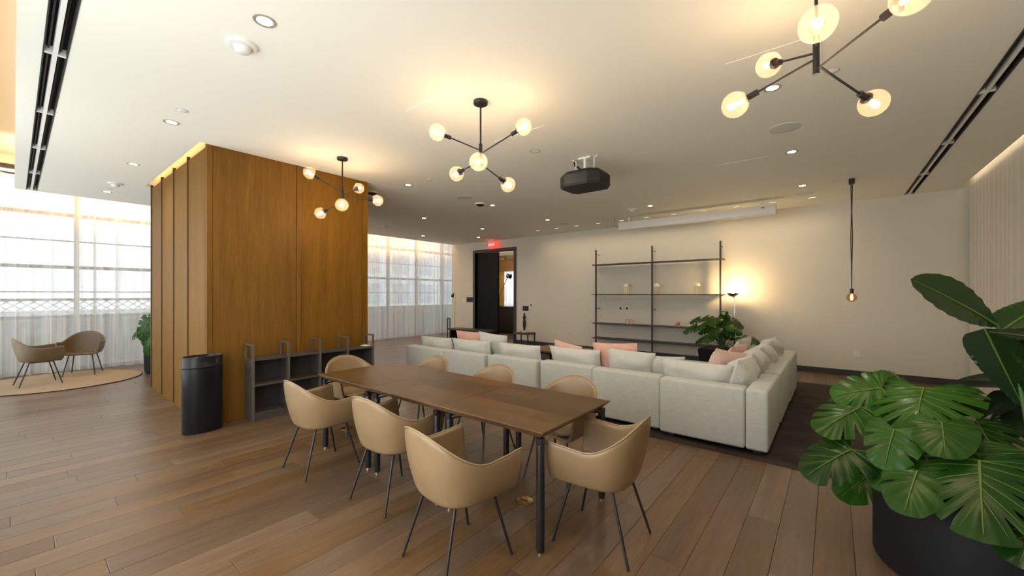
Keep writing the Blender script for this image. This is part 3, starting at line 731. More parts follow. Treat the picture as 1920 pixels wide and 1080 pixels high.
# ------------------------------------------------------------------ wall shelving and things on it
ws = thing('wall_shelving', 'wall-mounted dark shelving with three tall posts on the back wall', 'shelves', (-3.43, 9.72, 0))
PX = [-1.50, 0, 1.50]
for x in PX:
    p_ = MB().box(x-.017, x+.017, -.02, .014, .0, 2.715, .003, 1).obj('post', M_base, ws)
    for z in (1.16, 2.6): MB().tube([(x, .0, z), (x, .23, z)], .008, 8).obj('wall_bracket', M_black, p_)
    MB().box(x+.017, x+.09, -.006, .006, 1.155, 1.17).obj('peg', M_black, p_, smooth=False)
M_shelf = pmat('dark_shelf', (.04, .035, .034), .45)
for z in (2.325, 1.55, .785, .40):
    for a, b in ((-1.56, -.001), (.001, 1.56)): MB().box(a, b, -.13, .19, z-.022, z, .003, 1).obj('shelf', M_shelf, ws)
M_opal = pmat('opal_dome', (.85, .78, .68), .35)
for k, (x, lb) in enumerate(((-4.06, 'brass legged ornament with white dome, left on the middle shelf'), (-3.30, 'brass legged ornament with white dome, just right of the middle post'), (-2.40, 'brass legged ornament with white dome, right on the middle shelf'))):
    o = thing('dome_ornament', lb, 'ornament', (x, 9.66, 1.55), 0, 'dome ornaments on the shelf')
    MB().lathe([(.05, .17), (.072, .175), (.068, .215), (.045, .245), (0, .26)], 20).obj('dome', M_opal, o)
    for q in range(4):
        a = 2*PI*q/4+.6; MB().tube([(.052*math.cos(a), .052*math.sin(a), 0), (.052*math.cos(a), .052*math.sin(a), .175)], .0055, 8).obj('leg', M_brass, o)
M_rose = pmat('rose_ceramic', (.62, .33, .25), .4)
o = thing('open_ring_ornament', 'pink openwork ring ornament on the lower left shelf', 'ornament', (-3.98, 9.66, .785))
for q in (-.05, .05): 
    pts = [(q+.055*math.cos(a*PI/8), 0, .065+.06*math.sin(a*PI/8)) for a in range(17)]; MB().tube(pts, .011, 8).obj('ring', M_rose, o)
o = thing('faceted_ornament', 'pink faceted star ornament on the lower right shelf', 'ornament', (-2.81, 9.66, .785))
mb = MB(); bmesh.ops.create_icosphere(mb.bm, subdivisions=1, radius=.065)
for i, v in enumerate(mb.bm.verts): v.co *= (1.35 if i % 3 == 0 else .8); v.co.z += .075
mb.obj('body', M_rose, o, smooth=False)
MB().box(-.05, .05, -.05, .05, 0, .012).obj('base', M_rose, o, smooth=False)

# sockets and plates on the back wall
def plate(x, z, w, h_, label, cat='wall plate', black=False, insert=False, y=YB):
    o = thing('wall_plate', label, cat, (x, y, z))
    MB().box(-w/2, w/2, -.009, 0, -h_/2, h_/2, .003, 1).obj('cover', M_black if black else M_white, o)
    if insert: MB().box(-w*.22, w*.22, -.012, -.008, -h_*.25, h_*.2).obj('insert', M_blackm, o, smooth=False)
    else: MB().box(-w*.2, w*.2, -.011, -.008, -h_*.3, h_*.3).obj('rocker', M_black if black else M_white, o, smooth=False)
plate(-4.34, 1.175, .11, .13, 'white socket with black insert, left of a pair between shelves', insert=True)
plate(-4.16, 1.175, .11, .13, 'white socket with black insert, right of a pair between shelves', insert=True)
plate(-3.815, .445, .10, .11, 'white socket behind the lowest shelf')
plate(-5.86, .47, .09, .13, 'white socket on back wall between side stool and shelving')
plate(.35, .42, .11, .12, 'white socket low on the wall right of the sofa')
plate(-10.16, 1.31, .13, .13, 'white light switch left of the door')
plate(-9.86, 1.35, .32, .17, 'black touch panel beside the left door jamb', 'panel', True)
plate(-10.22, .50, .09, .13, 'white socket low on the wall left of the door')
plate(-7.66, 1.10, .10, .15, 'white switch plate right of the door')
plate(-7.44, 1.10, .22, .15, 'black wall tablet right of the door', 'panel', True)
plate(-7.23, 1.21, .12, .13, 'small white sensor plate with dark dot right of the door', insert=True)

# ------------------------------------------------------------------ torchere floor lamp by the shelving
tx, ty = -1.655, 9.55
o = thing('floor_lamp', 'slim chrome uplighter floor lamp glowing beside the shelving', 'lamp', (tx, ty, 0))
MB().lathe([(0, 0), (.12, 0), (.12, .015), (.02, .03), (.013, .04)], 24).obj('base', M_black, o)
MB().tube([(.03, 0, .03), (.03, 0, .65)], .016).obj('pole', M_black, o); MB().tube([(.03, 0, .65), (.03, 0, 1.46), (.0, 0, 1.49)], .012).obj('pole', M_chrome, o)
MB().sphere((.03, 0, .62), .03).obj('dimmer_knob', M_chrome, o)
MB().lathe([(.012, 1.485), (.05, 1.495), (.095, 1.525), (.115, 1.565), (.108, 1.565), (.088, 1.53), (.045, 1.503), (.0, 1.5)], 28).obj('reflector', M_chrome, o)
MB().sphere((0, 0, 1.56), .035, 14, 8).obj('bulb', emat('lamp_bulb', (1, .68, .33), 60), o)
light('floor_lamp_light', 'POINT', (tx, ty, 1.635), 30, (1, .64, .28), shadow_soft_size=.05)
# reading lamp and frame in the far left corner
o = thing('reading_lamp', 'thin black and brass reading lamp in the far left corner', 'lamp', (-10.33, 9.6, 0))
MB().lathe([(0, 0), (.13, 0), (.13, .012), (.015, .02)], 24).obj('base', M_black, o)
MB().tube([(.08, 0, .01), (.08, 0, 1.0), (.1, 0, 1.45), (.09, 0, 1.52)], .009).obj('pole', M_brass, o)
MB().tube([(.09, 0, 1.52), (.05, 0, 1.56), (-.02, 0, 1.52)], .008).obj('arm', M_black, o)
MB().tube([(.01, 0, 1.56), (-.03, 0, 1.50), (-.05, 0, 1.44)], [.02, .045, .055]).obj('shade', M_black, o)
o = thing('fire_tool_stand', 'narrow black metal stand under the reading lamp', 'stand', (-10.36, 9.42, 0))
for x in (-.06, .06): MB().box(x-.012, x+.012, -.012, .012, 0, .72).obj('leg', M_black, o, smooth=False)
MB().box(-.06, .06, -.012, .012, .69, .715).obj('crossbar', M_black, o, smooth=False)
# side stool with carved figure
o = thing('side_stool', 'small black side stool against the wall right of the door', 'stool', (-7.19, 9.55, 0))
MB().box(-.28, .28, -.2, .2, .35, .40, .006, 1).obj('seat', M_darkwood, o)
for sx in (-1, 1):
    for sy in (-1, 1): MB().box(sx*.25-.014, sx*.25+.014, sy*.17-.014, sy*.17+.014, 0, .35).obj('leg', M_black, o, smooth=False)
o = thing('carved_figure', 'slender dark carved wooden figure on the side stool', 'sculpture', (-7.19, 9.55, .40))
MB().lathe([(0, 0), (.05, 0), (.05, .02), (.02, .03), (.02, .06), (0, .06)], 20).obj('base', M_white, o)
MB().lathe([(.0, .06), (.025, .06), (.035, .12), (.05, .22), (.05, .32), (.035, .38), (.03, .40), (.055, .44), (.055, .46), (.03, .49), (.028, .53), (.02, .58), (0, .60)], 20).obj('body', pmat('carved_wood', (.045, .022, .015), .5), o)
# dark bench in the far left corner
o = thing('bench', 'dark low bench by the far left window', 'bench', (-9.3, 9.45, 0))
MB().box(-.9, .9, -.22, .22, .33, .39, .006, 1).obj('seat', M_darkwood, o)
for sx in (-1, 1): MB().box(sx*.8-.02, sx*.8+.02, -.2, .2, 0, .33).obj('leg', M_black, o, smooth=False)

# ------------------------------------------------------------------ plants
def frame_from(att, tip, up):
    y = (Vector(tip)-Vector(att)); L_ = y.length; y.normalize()
    z = Vector(up)-y*Vector(up).dot(y); z.normalize(); x = y.cross(z)
    return Matrix((x, y, z)).transposed().to_4x4(), L_
def monstera_leaf(plant, att, tip, wid, up=(0, -.3, 1), mat=None, slits=(38, 58, 80, 102), root=None, droop=.18, holes_=True, curl=.12, stem_r=.006, midrib=True, seed=0):
    rnd = random.Random(seed)
    R_, L_ = frame_from(att, tip, up)
    mb = MB(); n = 140; rows_ = []
    fr = (0, .25, .5, .7, .86, 1)
    for i in range(n+1):
        th = -168+336*i/n; a = math.radians(th); at = abs(th)
        # heart outline: tip at th=0 (+y), lobes behind the attachment
        w = wid/2
        if at < 90:
            q = at/90; ex = w*math.sin(math.radians(at))**.8; ey = L_*math.cos(math.radians(at))**1.15
            ex *= 1.0
        else:
            q = (at-90)/78; ex = w*math.cos(q*1.25)**.75 if q < 1.2 else 0; ex = max(ex, .03*w); ey = -L_*.36*math.sin(min(q*1.35, PI/2))*(1-.25*q*q)
            if q > .85: ey *= 1-.25*(q-.85)/.15
        ex = math.copysign(ex, th)
        m = L_*.62*max(0, 1-at/92)**1.1                       # start of the vein on the midrib
        cut = 1
        for s_ in slits:
            dlt = abs(at-s_-rnd.uniform(-.5, .5)); ww = 2.4
            if dlt < ww: cut = min(cut, .42+.45*(dlt/ww)**2)
        row = []
        for f in fr:
            g_ = f*cut
            x = ex*g_; y = m+(ey-m)*g_
            r2 = (x/(wid/2))**2
            z = -droop*L_*(max(0, y)/L_)**2-curl*wid*r2*.8+.011*wid*math.sin(math.radians(at*14))*g_
            z -= .10*L_*(max(0, -y)/L_)**1.2
            row.append((x, y, z))
        rows_.append(row)
    mb.grid(rows_); bmesh.ops.remove_doubles(mb.bm, verts=mb.bm.verts, dist=.0006)
    M = Matrix.Translation(Vector(att)-plant.location)@R_
    mb.xf(M)
    lf = mb.obj('leaf', mat or M_leaf, plant)
    if midrib:
        pts = []
        for k in range(7):
            y = L_*.92*k/6; pts.append(M@Vector((0, y, .004-droop*L_*(y/L_)**2)))
        mbv = MB().tube(pts, [.0045*L_/.3*(1-.85*k/6)+.0008 for k in range(7)], 6)
        sl_ = sorted(slits) or [50, 80]
        mids = [(a_+b_)/2 for a_, b_ in zip(sl_, sl_[1:])]+[sl_[-1]+14, sl_[0]-9]
        for m_ in mids:
            for sd in (-1, 1):
                i = min(n, max(0, round((sd*m_+168)/336*n))); r0 = rows_[i]
                mbv.tube([M@(Vector(r0[0])+Vector((0, 0, .002))), M@(Vector(r0[2])+Vector((0, 0, .0018))), M@(Vector(r0[4])+Vector((0, 0, .0012)))], [.0017*L_/.3, .0012*L_/.3, .0005], 4)
        mbv.obj('midrib', M_rib, lf)
    if root is not None:
        A = Vector(root)-plant.location; B = Vector(att)-plant.location; mid = (A+B)/2+Vector(((B.x-A.x)*-.18, (B.y-A.y)*-.18, .12*(B-A).length))
        pts = [A*(1-t)**2+mid*2*t*(1-t)+B*t*t for t in [k/8 for k in range(9)]]
        MB().tube(pts, [stem_r*(1.4-.6*k/8) for k in range(9)], 7).obj('stem', M_stem, plant)
    return lf
def blade_leaf(plant, att, tip, wid, up, mat, root=None, droop=.12, fold=.25, ribs=0, stem_r=.008, rib=True, belly=.45, bpow=.75):
    R_, L_ = frame_from(att, tip, up); n = 26; rows_ = []
    for i in range(n+1):
        t = i/n; w = wid/2*(math.sin(PI*min(1, t**belly*1.0))**bpow if 0 < t < 1 else 0)+.0015
        row = []
        for j in range(-5, 6):
            u = j/5; x = u*w; y = t*L_
            z = fold*abs(x)-droop*L_*t*t+(.004*math.sin(t*ribs*2*PI+abs(u)*2.5)*abs(u) if ribs else 0)
            row.append((x, y, z))
        rows_.append(row)
    mb = MB().grid(rows_); M = Matrix.Translation(Vector(att)-plant.location)@R_; mb.xf(M)
    lf = mb.obj('leaf', mat, plant)
    if rib:
        pts = [M@Vector((0, L_*k/8*.97, .003-droop*L_*(k/8*.97)**2)) for k in range(9)]
        MB().tube(pts, [.0055*(1-.85*k/8)+.0008 for k in range(9)], 6).obj('midrib', M_rib, lf)
    if root is not None:
        A = Vector(root)-plant.location; B = Vector(att)-plant.location; mid = (A*.4+B*.6); mid.z = B.z*.8+A.z*.2; mid.x = A.x*.7+B.x*.3; mid.y = A.y*.7+B.y*.3
        pts = [A*(1-t)**2+mid*2*t*(1-t)+B*t*t for t in [k/8 for k in range(9)]]
        MB().tube(pts, [stem_r*(1.5-.7*k/8) for k in range(9)], 8).obj('stem', M_stem, plant)
    return lf

PC = (.69, 3.32)
pl = thing('round_planter', 'large round charcoal planter at the right edge', 'planter', (*PC, 0))
MB().lathe([(0, 0), (.485, 0), (.5, .012), (.5, .49), (.494, .5), (.468, .5), (.46, .49), (.46, .44), (0, .44)], 72).obj('pot', M_pot, pl)
MB().lathe([(0, .445), (.46, .445), (.46, .452), (0, .462)], 40).obj('soil', M_soil, pl)
rnd = random.Random(5)
for k in range(46):
    a = rnd.uniform(0, 2*PI); r = rnd.uniform(.3, .43)
    MB().sphere((r*math.cos(a), r*math.sin(a), .468), rnd.uniform(.018, .034), 8, 6, (1.2, .9, .55)).obj('pebble', M_pebble, pl)
mp_ = thing('monstera_plant', 'big glossy monstera with split leaves in the round planter', 'plant', (.55, 3.3, .46))
RT = (.55, 3.3, .46)
LV = [((.433, 3.489, .972), (.351, 3.166, .803), .52, (-.25, -.62, .75)),
      ((.246, 3.531, .937), (-.01, 3.46, .875), .30, (-.2, -.75, .6)),
      ((.143, 3.448, .815), (-.075, 3.225, .69), .34, (-.1, -.6, .75)),
      ((.089, 3.213, .596), (-.14, 3.03, .455), .34, (-.15, -.6, .75)),
      ((.263, 3.032, .805), (.205, 2.90, .625), .27, (-.35, -.75, .6)),
      ((.445, 3.05, .875), (.435, 2.88, .755), .27, (-.1, -.6, .8)),
      ((.337, 2.899, .640), (.262, 2.69, .505), .27, (-.3, -.75, .6)),
      ((.557, 2.947, .735), (.50, 2.60, .52), .46, (-.2, -.65, .75)),
      ((.70, 2.80, .60), (.60, 2.60, .44), .30, (-.1, -.6, .8)),
      ((.20, 3.46, .40), (.03, 3.28, .27), .28, (.1, -.5, .85)),
      ((.36, 3.30, .69), (.46, 3.18, .56), .24, (-.1, -.6, .8)),
      ((.343, 3.80, .985), (.24, 3.72, .98), .22, (-.3, -.6, .7)),
      ((.42, 3.50, .58), (.24, 3.36, .50), .28, (-.1, -.4, .9)),
      ((.30, 3.20, .58), (.18, 3.06, .46), .22, (-.1, -.5, .85)),
      ((.62, 3.35, .84), (.66, 3.12, .72), .34, (.1, -.6, .8)),
      ((.74, 3.10, .78), (.82, 2.86, .64), .36, (.1, -.6, .8)),
      ((.30, 3.62, .76), (.14, 3.55, .62), .28, (-.2, -.6, .7)),
      ((.55, 3.62, .93), (.62, 3.42, .88), .32, (.0, -.6, .8)),
      ((.46, 3.22, .60), (.38, 3.02, .50), .26, (-.1, -.5, .85))]
for k, (a, t, w, up) in enumerate(LV):
    sl = ((26, 40, 55, 71, 88, 106) if w > .4 else (34, 52, 72, 94) if w > .28 else (48, 74) if w > .24 else ())
    if k in (6, 5): sl = (62,) if k == 6 else ()
    monstera_leaf(mp_, a, t, w, up, M_leaf, sl, (RT[0]+rnd.uniform(-.15, .1), RT[1]+rnd.uniform(-.12, .12), .455), seed=k, droop=.14)
rp = thing('rubber_plant', 'dark leaved rubber plant at the back of the round planter', 'plant', (.88, 3.55, .46))
st = [(.88, 3.55, .45), (.86, 3.55, .75), (.82, 3.56, 1.05)]
MB().tube([Vector(p)-rp.location for p in st], [.014, .011, .008], 8).obj('trunk', pmat('bark', (.06, .045, .03), .8), rp)
for k, (a, t, w) in enumerate((((.80, 3.60, 1.02), (.47, 3.50, 1.03), .09), ((.82, 3.56, 1.06), (.58, 3.42, 1.10), .10), ((.80, 3.54, .98), (.62, 3.36, .86), .13), ((.84, 3.52, 1.05), (.80, 3.26, 1.12), .12),
        ((.84, 3.55, .92), (.72, 3.28, .80), .14), ((.88, 3.52, .95), (.98, 3.28, .90), .14), ((.86, 3.58, .86), (.66, 3.62, .74), .13), ((.88, 3.55, .78), (.90, 3.27, .66), .14), ((.84, 3.58, 1.08), (.72, 3.60, 1.22), .09), ((.9, 3.5, 1.02), (1.02, 3.36, 1.06), .12))):
    blade_leaf(rp, a, t, w, (0, -.4, 1), M_leafd, None, .2, .2, 0, rib=False)
    A = Vector((.86, 3.55, a[2]-.08))-rp.location; MB().tube([A, Vector(a)-rp.location], .004, 6).obj('stem', M_stem, rp)
bp_ = thing('bird_of_paradise', 'tall bird of paradise plant with broad paddle leaves in the round planter', 'plant', (.86, 3.40, .46))
RB = (.86, 3.42, .45)
blade_leaf(bp_, (.70, 3.36, 1.375), (.372, 3.12, 1.645), .245, (-.05, -.8, .62), M_bop, (.84, 3.40, .45), .10, .16, 18, belly=1.25, bpow=.6)
blade_leaf(bp_, (.655, 3.36, 1.36), (.80, 3.40, .93), .22, (-.55, -.75, .2), M_bop, None, .02, .15, 14)
blade_leaf(bp_, (.72, 3.40, 1.34), (.95, 3.46, 1.60), .17, (-.2, -.7, .6), M_bop, (.90, 3.44, .45), .28, .3, 14)
blade_leaf(bp_, (.93, 3.30, 1.30), (.64, 3.20, 1.37), .16, (.1, -.5, .85), M_leafd, (.94, 3.34, .45), .08, .1, 12)
blade_leaf(bp_, (.80, 3.34, 1.33), (.92, 3.28, 1.00), .17, (-.3, -.9, .2), M_bop, None, .02, .2, 14)
blade_leaf(bp_, (.96, 3.36, 1.35), (1.16, 3.20, 1.62), .2, (0, -.6, .7), M_bop, (.95, 3.4, .45), .2, .25, 14)

# planter by the shelving
o = thing('box_planter', 'low charcoal box planter in front of the shelving', 'planter', (-1.72, 8.85, 0))
mb = MB(); mb.frustum((-.34, .34, -.3, .3), (-.38, .38, -.33, .33), 0, .46); mb.obj('pot', M_pot, o, smooth=False)
MB().box(-.34, .34, -.29, .29, .455, .468).obj('soil', M_soil, o, smooth=False)
def bushy(name, label, base, height, spread, n, lsize, seed, slit=True, up=(0, -.5, .8), dirs=None):
    t = thing(name, label, 'plant', base); r_ = random.Random(seed)
    for k in range(n):
        a = r_.uniform(0, 2*PI); rr = spread*r_.uniform(.25, 1); hz = height*(r_.uniform(.35, 1.0)-.25*(rr/spread)**2)
        att = Vector((base[0]+rr*math.cos(a), base[1]+rr*.7*math.sin(a), base[2]+hz)); d = Vector((math.cos(a)*.8, math.sin(a)*.5-.35, -.35)).normalized(); L_ = lsize*r_.uniform(.75, 1.15)
        monstera_leaf(t, att, att+d*L_, L_*.95, up, M_leaf, (38, 60, 84) if slit else (), (base[0]+r_.uniform(-.06, .06), base[1]+r_.uniform(-.06, .06), base[2]), seed=seed+k, stem_r=.005, midrib=False)
    return t
bushy('monstera_bush', 'leafy monstera growing from the box planter by the shelving', (-1.74, 8.85, .465), .70, .56, 34, .23, 3)
# plant behind the timber core
o = thing('tall_pot', 'slim black pot half hidden behind the timber core', 'planter', (-10.48, 1.80, 0))
MB().lathe([(0, 0), (.17, 0), (.2, .02), (.22, .62), (.2, .62), (.18, .57), (0, .57)], 32).obj('pot', M_pot, o); MB().lathe([(0, .575), (.19, .575), (0, .585)], 24).obj('soil', M_soil, o)
t = thing('corner_monstera', 'monstera leaning out from behind the timber core by the curtain', 'plant', (-10.48, 1.80, .58))
for k, (a_, t_, w) in enumerate((((-10.12, 1.48, .86), (-10.45, 1.36, .73), .24), ((-9.64, 1.52, 1.04), (-9.74, 1.40, .70), .34), ((-9.60, 1.56, .68), (-9.70, 1.46, .44), .24), ((-9.95, 1.60, 1.02), (-10.05, 1.46, .84), .28), ((-10.2, 1.75, 1.15), (-10.1, 1.58, 1.0), .3), ((-10.4, 1.7, .95), (-10.6, 1.6, .85), .26), ((-9.9, 1.58, .78), (-10.0, 1.47, .60), .24))):
    monstera_leaf(t, a_, t_, w, (.75, -.5, .5), M_leaf, (40, 64, 88), (-10.48, 1.80, .575), seed=50+k)

# ------------------------------------------------------------------ chandeliers
def chandelier(x, y, arms, label):
    t = thing('chandelier', label, 'chandelier', (x, y, CE), 0, 'black globe chandeliers over the table')
    HZ = 2.80-CE
    MB().lathe([(0, -.03), (.062, -.03), (.066, -.024), (.066, 0), (0, 0)], 28).obj('canopy', M_black, t)
    MB().tube([(0, 0, -.02), (0, 0, HZ+.12)], .0085).obj('rod', M_black, t)
    MB().tube([(0, 0, HZ+.12), (0, 0, HZ-.085)], .0155, 14).obj('hub', M_black, t)
    for k, v in enumerate(arms):
        z0 = HZ+.06-.03*k; V_ = Vector(v); tip = Vector((0, 0, HZ))+V_; s0 = Vector((0, 0, z0)); d = (tip-s0).normalized(); L_ = (tip-s0).length
        ar = MB().tube([s0, s0+d*(L_-.12)], .0062, 10).obj('arm', M_black, t)
        MB().tube([s0+d*(L_-.125), s0+d*(L_-.065)], .0175, 14).obj('socket', M_black, ar)
        MB().tube([s0+d*(L_-.066), s0+d*(L_-.058)], [.030, .030], 18).obj('socket_ring', pmat('antique_bronze', (.10, .06, .03), .3, 1) if k == 0 else bpy.data.materials['antique_bronze'], ar)
        R_ = .073
        mb = MB(); mb.sphere((0, 0, 0), R_, 24, 16); mb.obj('globe', M_bulbglass, t, tip)
        q = d.to_track_quat('Z', 'Y').to_matrix().to_4x4()
        mb = MB(); mb.lathe([(0, -.05), (.010, -.045), (.012, -.01), (.020, .012), (.017, .03), (0, .038)], 14); mb.xf(q); mb.obj('bulb', M_fil, t, tip)
    light('chandelier_glow', 'POINT', (x, y, 2.62), 15, WARM, shadow_soft_size=.3)
    return t
chandelier(-4.953, 2.665, [(-.10, -.375, .247), (-.24, .372, .233), (.20, .385, .0), (.36, -.2, -.182), (-.30, -.14, -.19)], 'black five-globe chandelier in front of the timber core')
chandelier(-2.513, 2.673, [(-.20, -.34, .17), (.37, .16, .23), (.27, -.313, -.178), (-.407, .085, -.057), (.03, .36, -.18)], 'black five-globe chandelier over the middle of the table')
chandelier(-.07, 2.67, [(.018, -.493, -.083), (-.248, .319, .197), (-.38, -.01, -.137), (.25, .402, -.161), (.32, -.382, -.033)], 'black five-globe chandelier nearest us at the top right')

# ------------------------------------------------------------------ ceiling fittings
DL = [(-2.86, 1.015), (-5.29, 1.015), (-7.40, 1.02), (-9.75, 1.01), (-5.36, 4.0), (-7.41, 5.97), (-9.70, 7.78), (-7.40, 7.94), (-8.61, 9.06), (-5.28, 5.96), (-5.29, 7.94), (-2.85, 7.97), (-.40, 6.04), (-.39, 8.03), (-.405, 4.06), (-2.86, 4.02), (-2.86, 6.0), (-.4, 1.02)]
nm = ['at the top of the picture beside a smoke detector', 'before the timber core', 'beside the timber core', 'closest to the left window', 'right of the timber core', 'in the middle distance left of the sofa', 'by the far left window', 'in front of the exit sign', 'closest to the exit sign',
      'beside the white wall-mount speaker disc left of projector', 'above the door side of the sofa', 'between smoke detector and projection screen', 'between the right round speaker and the screen end', 'nearest the hanging bulb', 'seen through the nearest chandelier', 'hidden behind the middle chandelier', 'behind the projector', 'above the viewpoint on the right']
M_trim = pmat('downlight_trim', (.36, .33, .28), .4)
dl = thing('downlight', '', 'downlight', (0, 0, CE))
MB().lathe([(.046, -.002), (.066, -.004), (.068, 0), (.068, .002), (.046, .002), (.046, -.002)], 28).obj('trim', M_trim, dl)
MB().lathe([(0, -.0015), (.046, -.0015), (.046, .001), (0, .001)], 24).obj('lens', M_down, dl)
for k, (x, y) in enumerate(DL):
    place(dl, k > 0, (x, y, CE), 0, 'round recessed downlight '+nm[k], 'recessed ceiling downlights')
    light('downlight_beam', 'SPOT', (x, y, CE-.012), 30, (1, .86, .66), (0, 0, 0), spot_size=math.radians(150), spot_blend=1, shadow_soft_size=.04)
# wall washers along the back wall
ww = thing('wall_washer', '', 'downlight', (0, 0, CE))
MB().box(-.06, .06, -.016, .016, -.003, .001).obj('trim', M_white, ww, smooth=False)
MB().box(-.052, .052, -.008, .008, -.0045, -.003).obj('lens', M_wash, ww, smooth=False)
for k in range(11):
    x = -6.4+.61*k
    place(ww, k > 0, (x, 9.13, CE), 0, 'slim ceiling wall washer before the back wall, '+['leftmost', 'second', 'third', 'fourth', 'fifth', 'sixth', 'seventh', 'eighth', 'ninth', 'tenth', 'last'][k]+' of the row from the left', 'wall washers along the back wall')
    light('wall_washer_beam', 'SPOT', (x, 9.13, CE-.02), 9.5, (1, .78, .5), (math.radians(35), 0, 0), spot_size=math.radians(110), spot_blend=.8, shadow_soft_size=.04)
# speakers
sp = thing('ceiling_speaker', '', 'speaker', (0, 0, CE))
MB().lathe([(0, -.004), (.125, -.004), (.135, -.003), (.138, 0), (0, 0)], 40).obj('grille', pmat('speaker_grille', (.66, .70, .66), .7), sp)
MB().lathe([(.138, -.004), (.146, -.003), (.146, 0), (.138, 0)], 40).obj('rim', M_white, sp)
for k, (x, y, lb) in enumerate(((-.40, 5.12, 'round flush ceiling speaker below the nearest chandelier'), (-5.24, 5.15, 'round flush ceiling speaker left of the projector'), (-5.27, 8.6, 'round flush ceiling speaker near the back wall on the left'), (-.39, 8.70, 'round flush ceiling speaker past the right end of the screen'))):
    place(sp, k > 0, (x, y, CE), 0, lb, 'flush ceiling speakers')
# smoke detectors, sprinklers and sensors
sd = thing('smoke_detector', '', 'smoke detector', (0, 0, CE))
MB().lathe([(.0, -.022), (.085, -.018), (.095, -.008), (.095, 0), (0, 0)], 32).obj('base', M_white, sd)
MB().lathe([(0, -.06), (.034, -.058), (.045, -.05), (.055, -.022), (0, -.02)], 28).obj('head', M_white, sd)
for k, (x, y, lb) in enumerate(((-3.254, 1.014, 'white smoke detector at the top left of the ceiling'), (-8.92, 1.02, 'white smoke detector near the left window'), (-9.0, 6.0, 'white smoke detector on the far ceiling by the core'), (-3.255, 8.04, 'white smoke detector before the projection screen'))):
    place(sd, k > 0, (x, y, CE), 0, lb, 'ceiling smoke detectors')
sk = thing('sprinkler_plate', '', 'sprinkler', (0, 0, CE))
MB().lathe([(0, -.009), (.035, -.008), (.042, -.003), (.042, 0), (0, 0)], 24).obj('cover', M_white, sk)
MB().lathe([(.042, -.0015), (.047, -.0015), (.047, 0), (.042, 0)], 24).obj('gap_ring', M_trim, sk)
for k, (x, y, lb) in enumerate(((-4.87, 1.015, 'flat sprinkler cover next to the downlight before the core'), (-9.45, 1.006, 'flat sprinkler cover next to the left window detector'), (-8.86, 6.43, 'flat sprinkler cover on the far left ceiling'), (-4.89, 8.0, 'flat sprinkler cover near the back wall speaker'), (-4.85, 4.02, 'flat sprinkler cover right of the timber core'), (0, 8.02, 'flat sprinkler cover beside the hanging bulb'), (-.005, 4.05, 'flat sprinkler cover behind the nearest chandelier'), (-8.79, 7.8, 'flat sprinkler cover by the far left corner'))):
    place(sk, k > 0, (x, y, CE), 0, lb, 'sprinkler covers in the ceiling')
for k, (x, y, lb) in enumerate(((-5.35, 5.68, 'black and white dome camera left of the projector'), (-6.2, 3.87, 'black and white dome camera at the edge of the timber core'))):
    o = thing('dome_camera', lb, 'camera', (x, y, CE), 0, 'ceiling dome cameras')
    MB().lathe([(0, -.03), (.09, -.03), (.10, -.02), (.10, 0), (0, 0)], 28).obj('base', M_white, o); MB().lathe([(0, -.065), (.04, -.06), (.07, -.045), (.085, -.028), (0, -.028)], 28).obj('dome', M_black, o)
# linear slot diffusers
def slot(label, along, c0, c1, a0, a1, bars):
    o = thing('slot_diffuser', label, 'air diffuser', (0, 0, CE), 0, 'linear slot diffusers')
    M_in = pmat('diffuser_black', (.02, .02, .02), .6)
    def bx_(p0, p1, q0, q1, z0, z1): return (p0, p1, q0, q1, z0, z1) if along == 'X' else (q0, q1, p0, p1, z0, z1)
    MB().box(*bx_(a0, a1, c0, c1, .10, .115)).obj('plenum_back', M_in, o, smooth=False)
    m_ = (c0+c1)/2
    for q in (c0, c1): MB().box(*bx_(a0, a1, q-.004, q+.004, -.004, .1)).obj('edge_flange', M_in, o, smooth=False)
    MB().box(*bx_(a0, a1, m_-.012, m_+.012, -.002, .06)).obj('centre_bar', M_white, o, smooth=False)
    for q in ((c0+m_)/2-.004, (c1+m_)/2-.004): MB().box(*bx_(a0, a1, q-.005, q+.005, .03, .07)).obj('vane', M_in, o, smooth=False)
    for b in bars: MB().box(*bx_(b-.012, b+.012, c0, c1, -.003, .05)).obj('cross_bar', M_white, o, smooth=False)
slot('long black slot diffuser along the left side of the ceiling', 'X', .135, .25, -10.6, -1.9, (-4.46, -5.98, -7.51, -9.1, -2.93))
slot('long black slot diffuser on the right side of the ceiling', 'Y', .99, 1.10, 3.2, 9.90, (3.77, 5.31, 6.85, 8.4))

# ------------------------------------------------------------------ projector on its ceiling mount
pj = thing('projector', 'black projector hanging from a white ceiling mount', 'projector', (-2.50, 4.62, CE))
pj.scale = (.93, .93, .93)
mb = MB(); r = [(-.30, -.16), (-.17, -.26), (.17, -.26), (.30, -.16), (.30, .16), (.24, .24), (-.24, .24), (-.30, .16)]
V0 = [mb.bm.verts.new((x*.95, y*.95, -.43)) for x, y in r]; V1 = [mb.bm.verts.new((x, y, -.40)) for x, y in r]; V2 = [mb.bm.verts.new((x, y, -.27)) for x, y in r]; V3 = [mb.bm.verts.new((x*.88, y*.88, -.225)) for x, y in r]
mb.bm.faces.new(V0[::-1]); mb.bm.faces.new(V3)
for A, B in ((V0, V1), (V1, V2), (V2, V3)):
    for i in range(8): mb.bm.faces.new((A[i], A[(i+1) % 8], B[(i+1) % 8], B[i]))
bd = mb.obj('body', M_blackm, pj, smooth=False)
MB().tube([(0, .22, -.33), (0, .27, -.33)], [.055, .05], 20).obj('lens', M_chrome, bd)
MB().box(.22, .29, -.02, .02, -.36, -.35).obj('badge', M_white, bd, smooth=False)
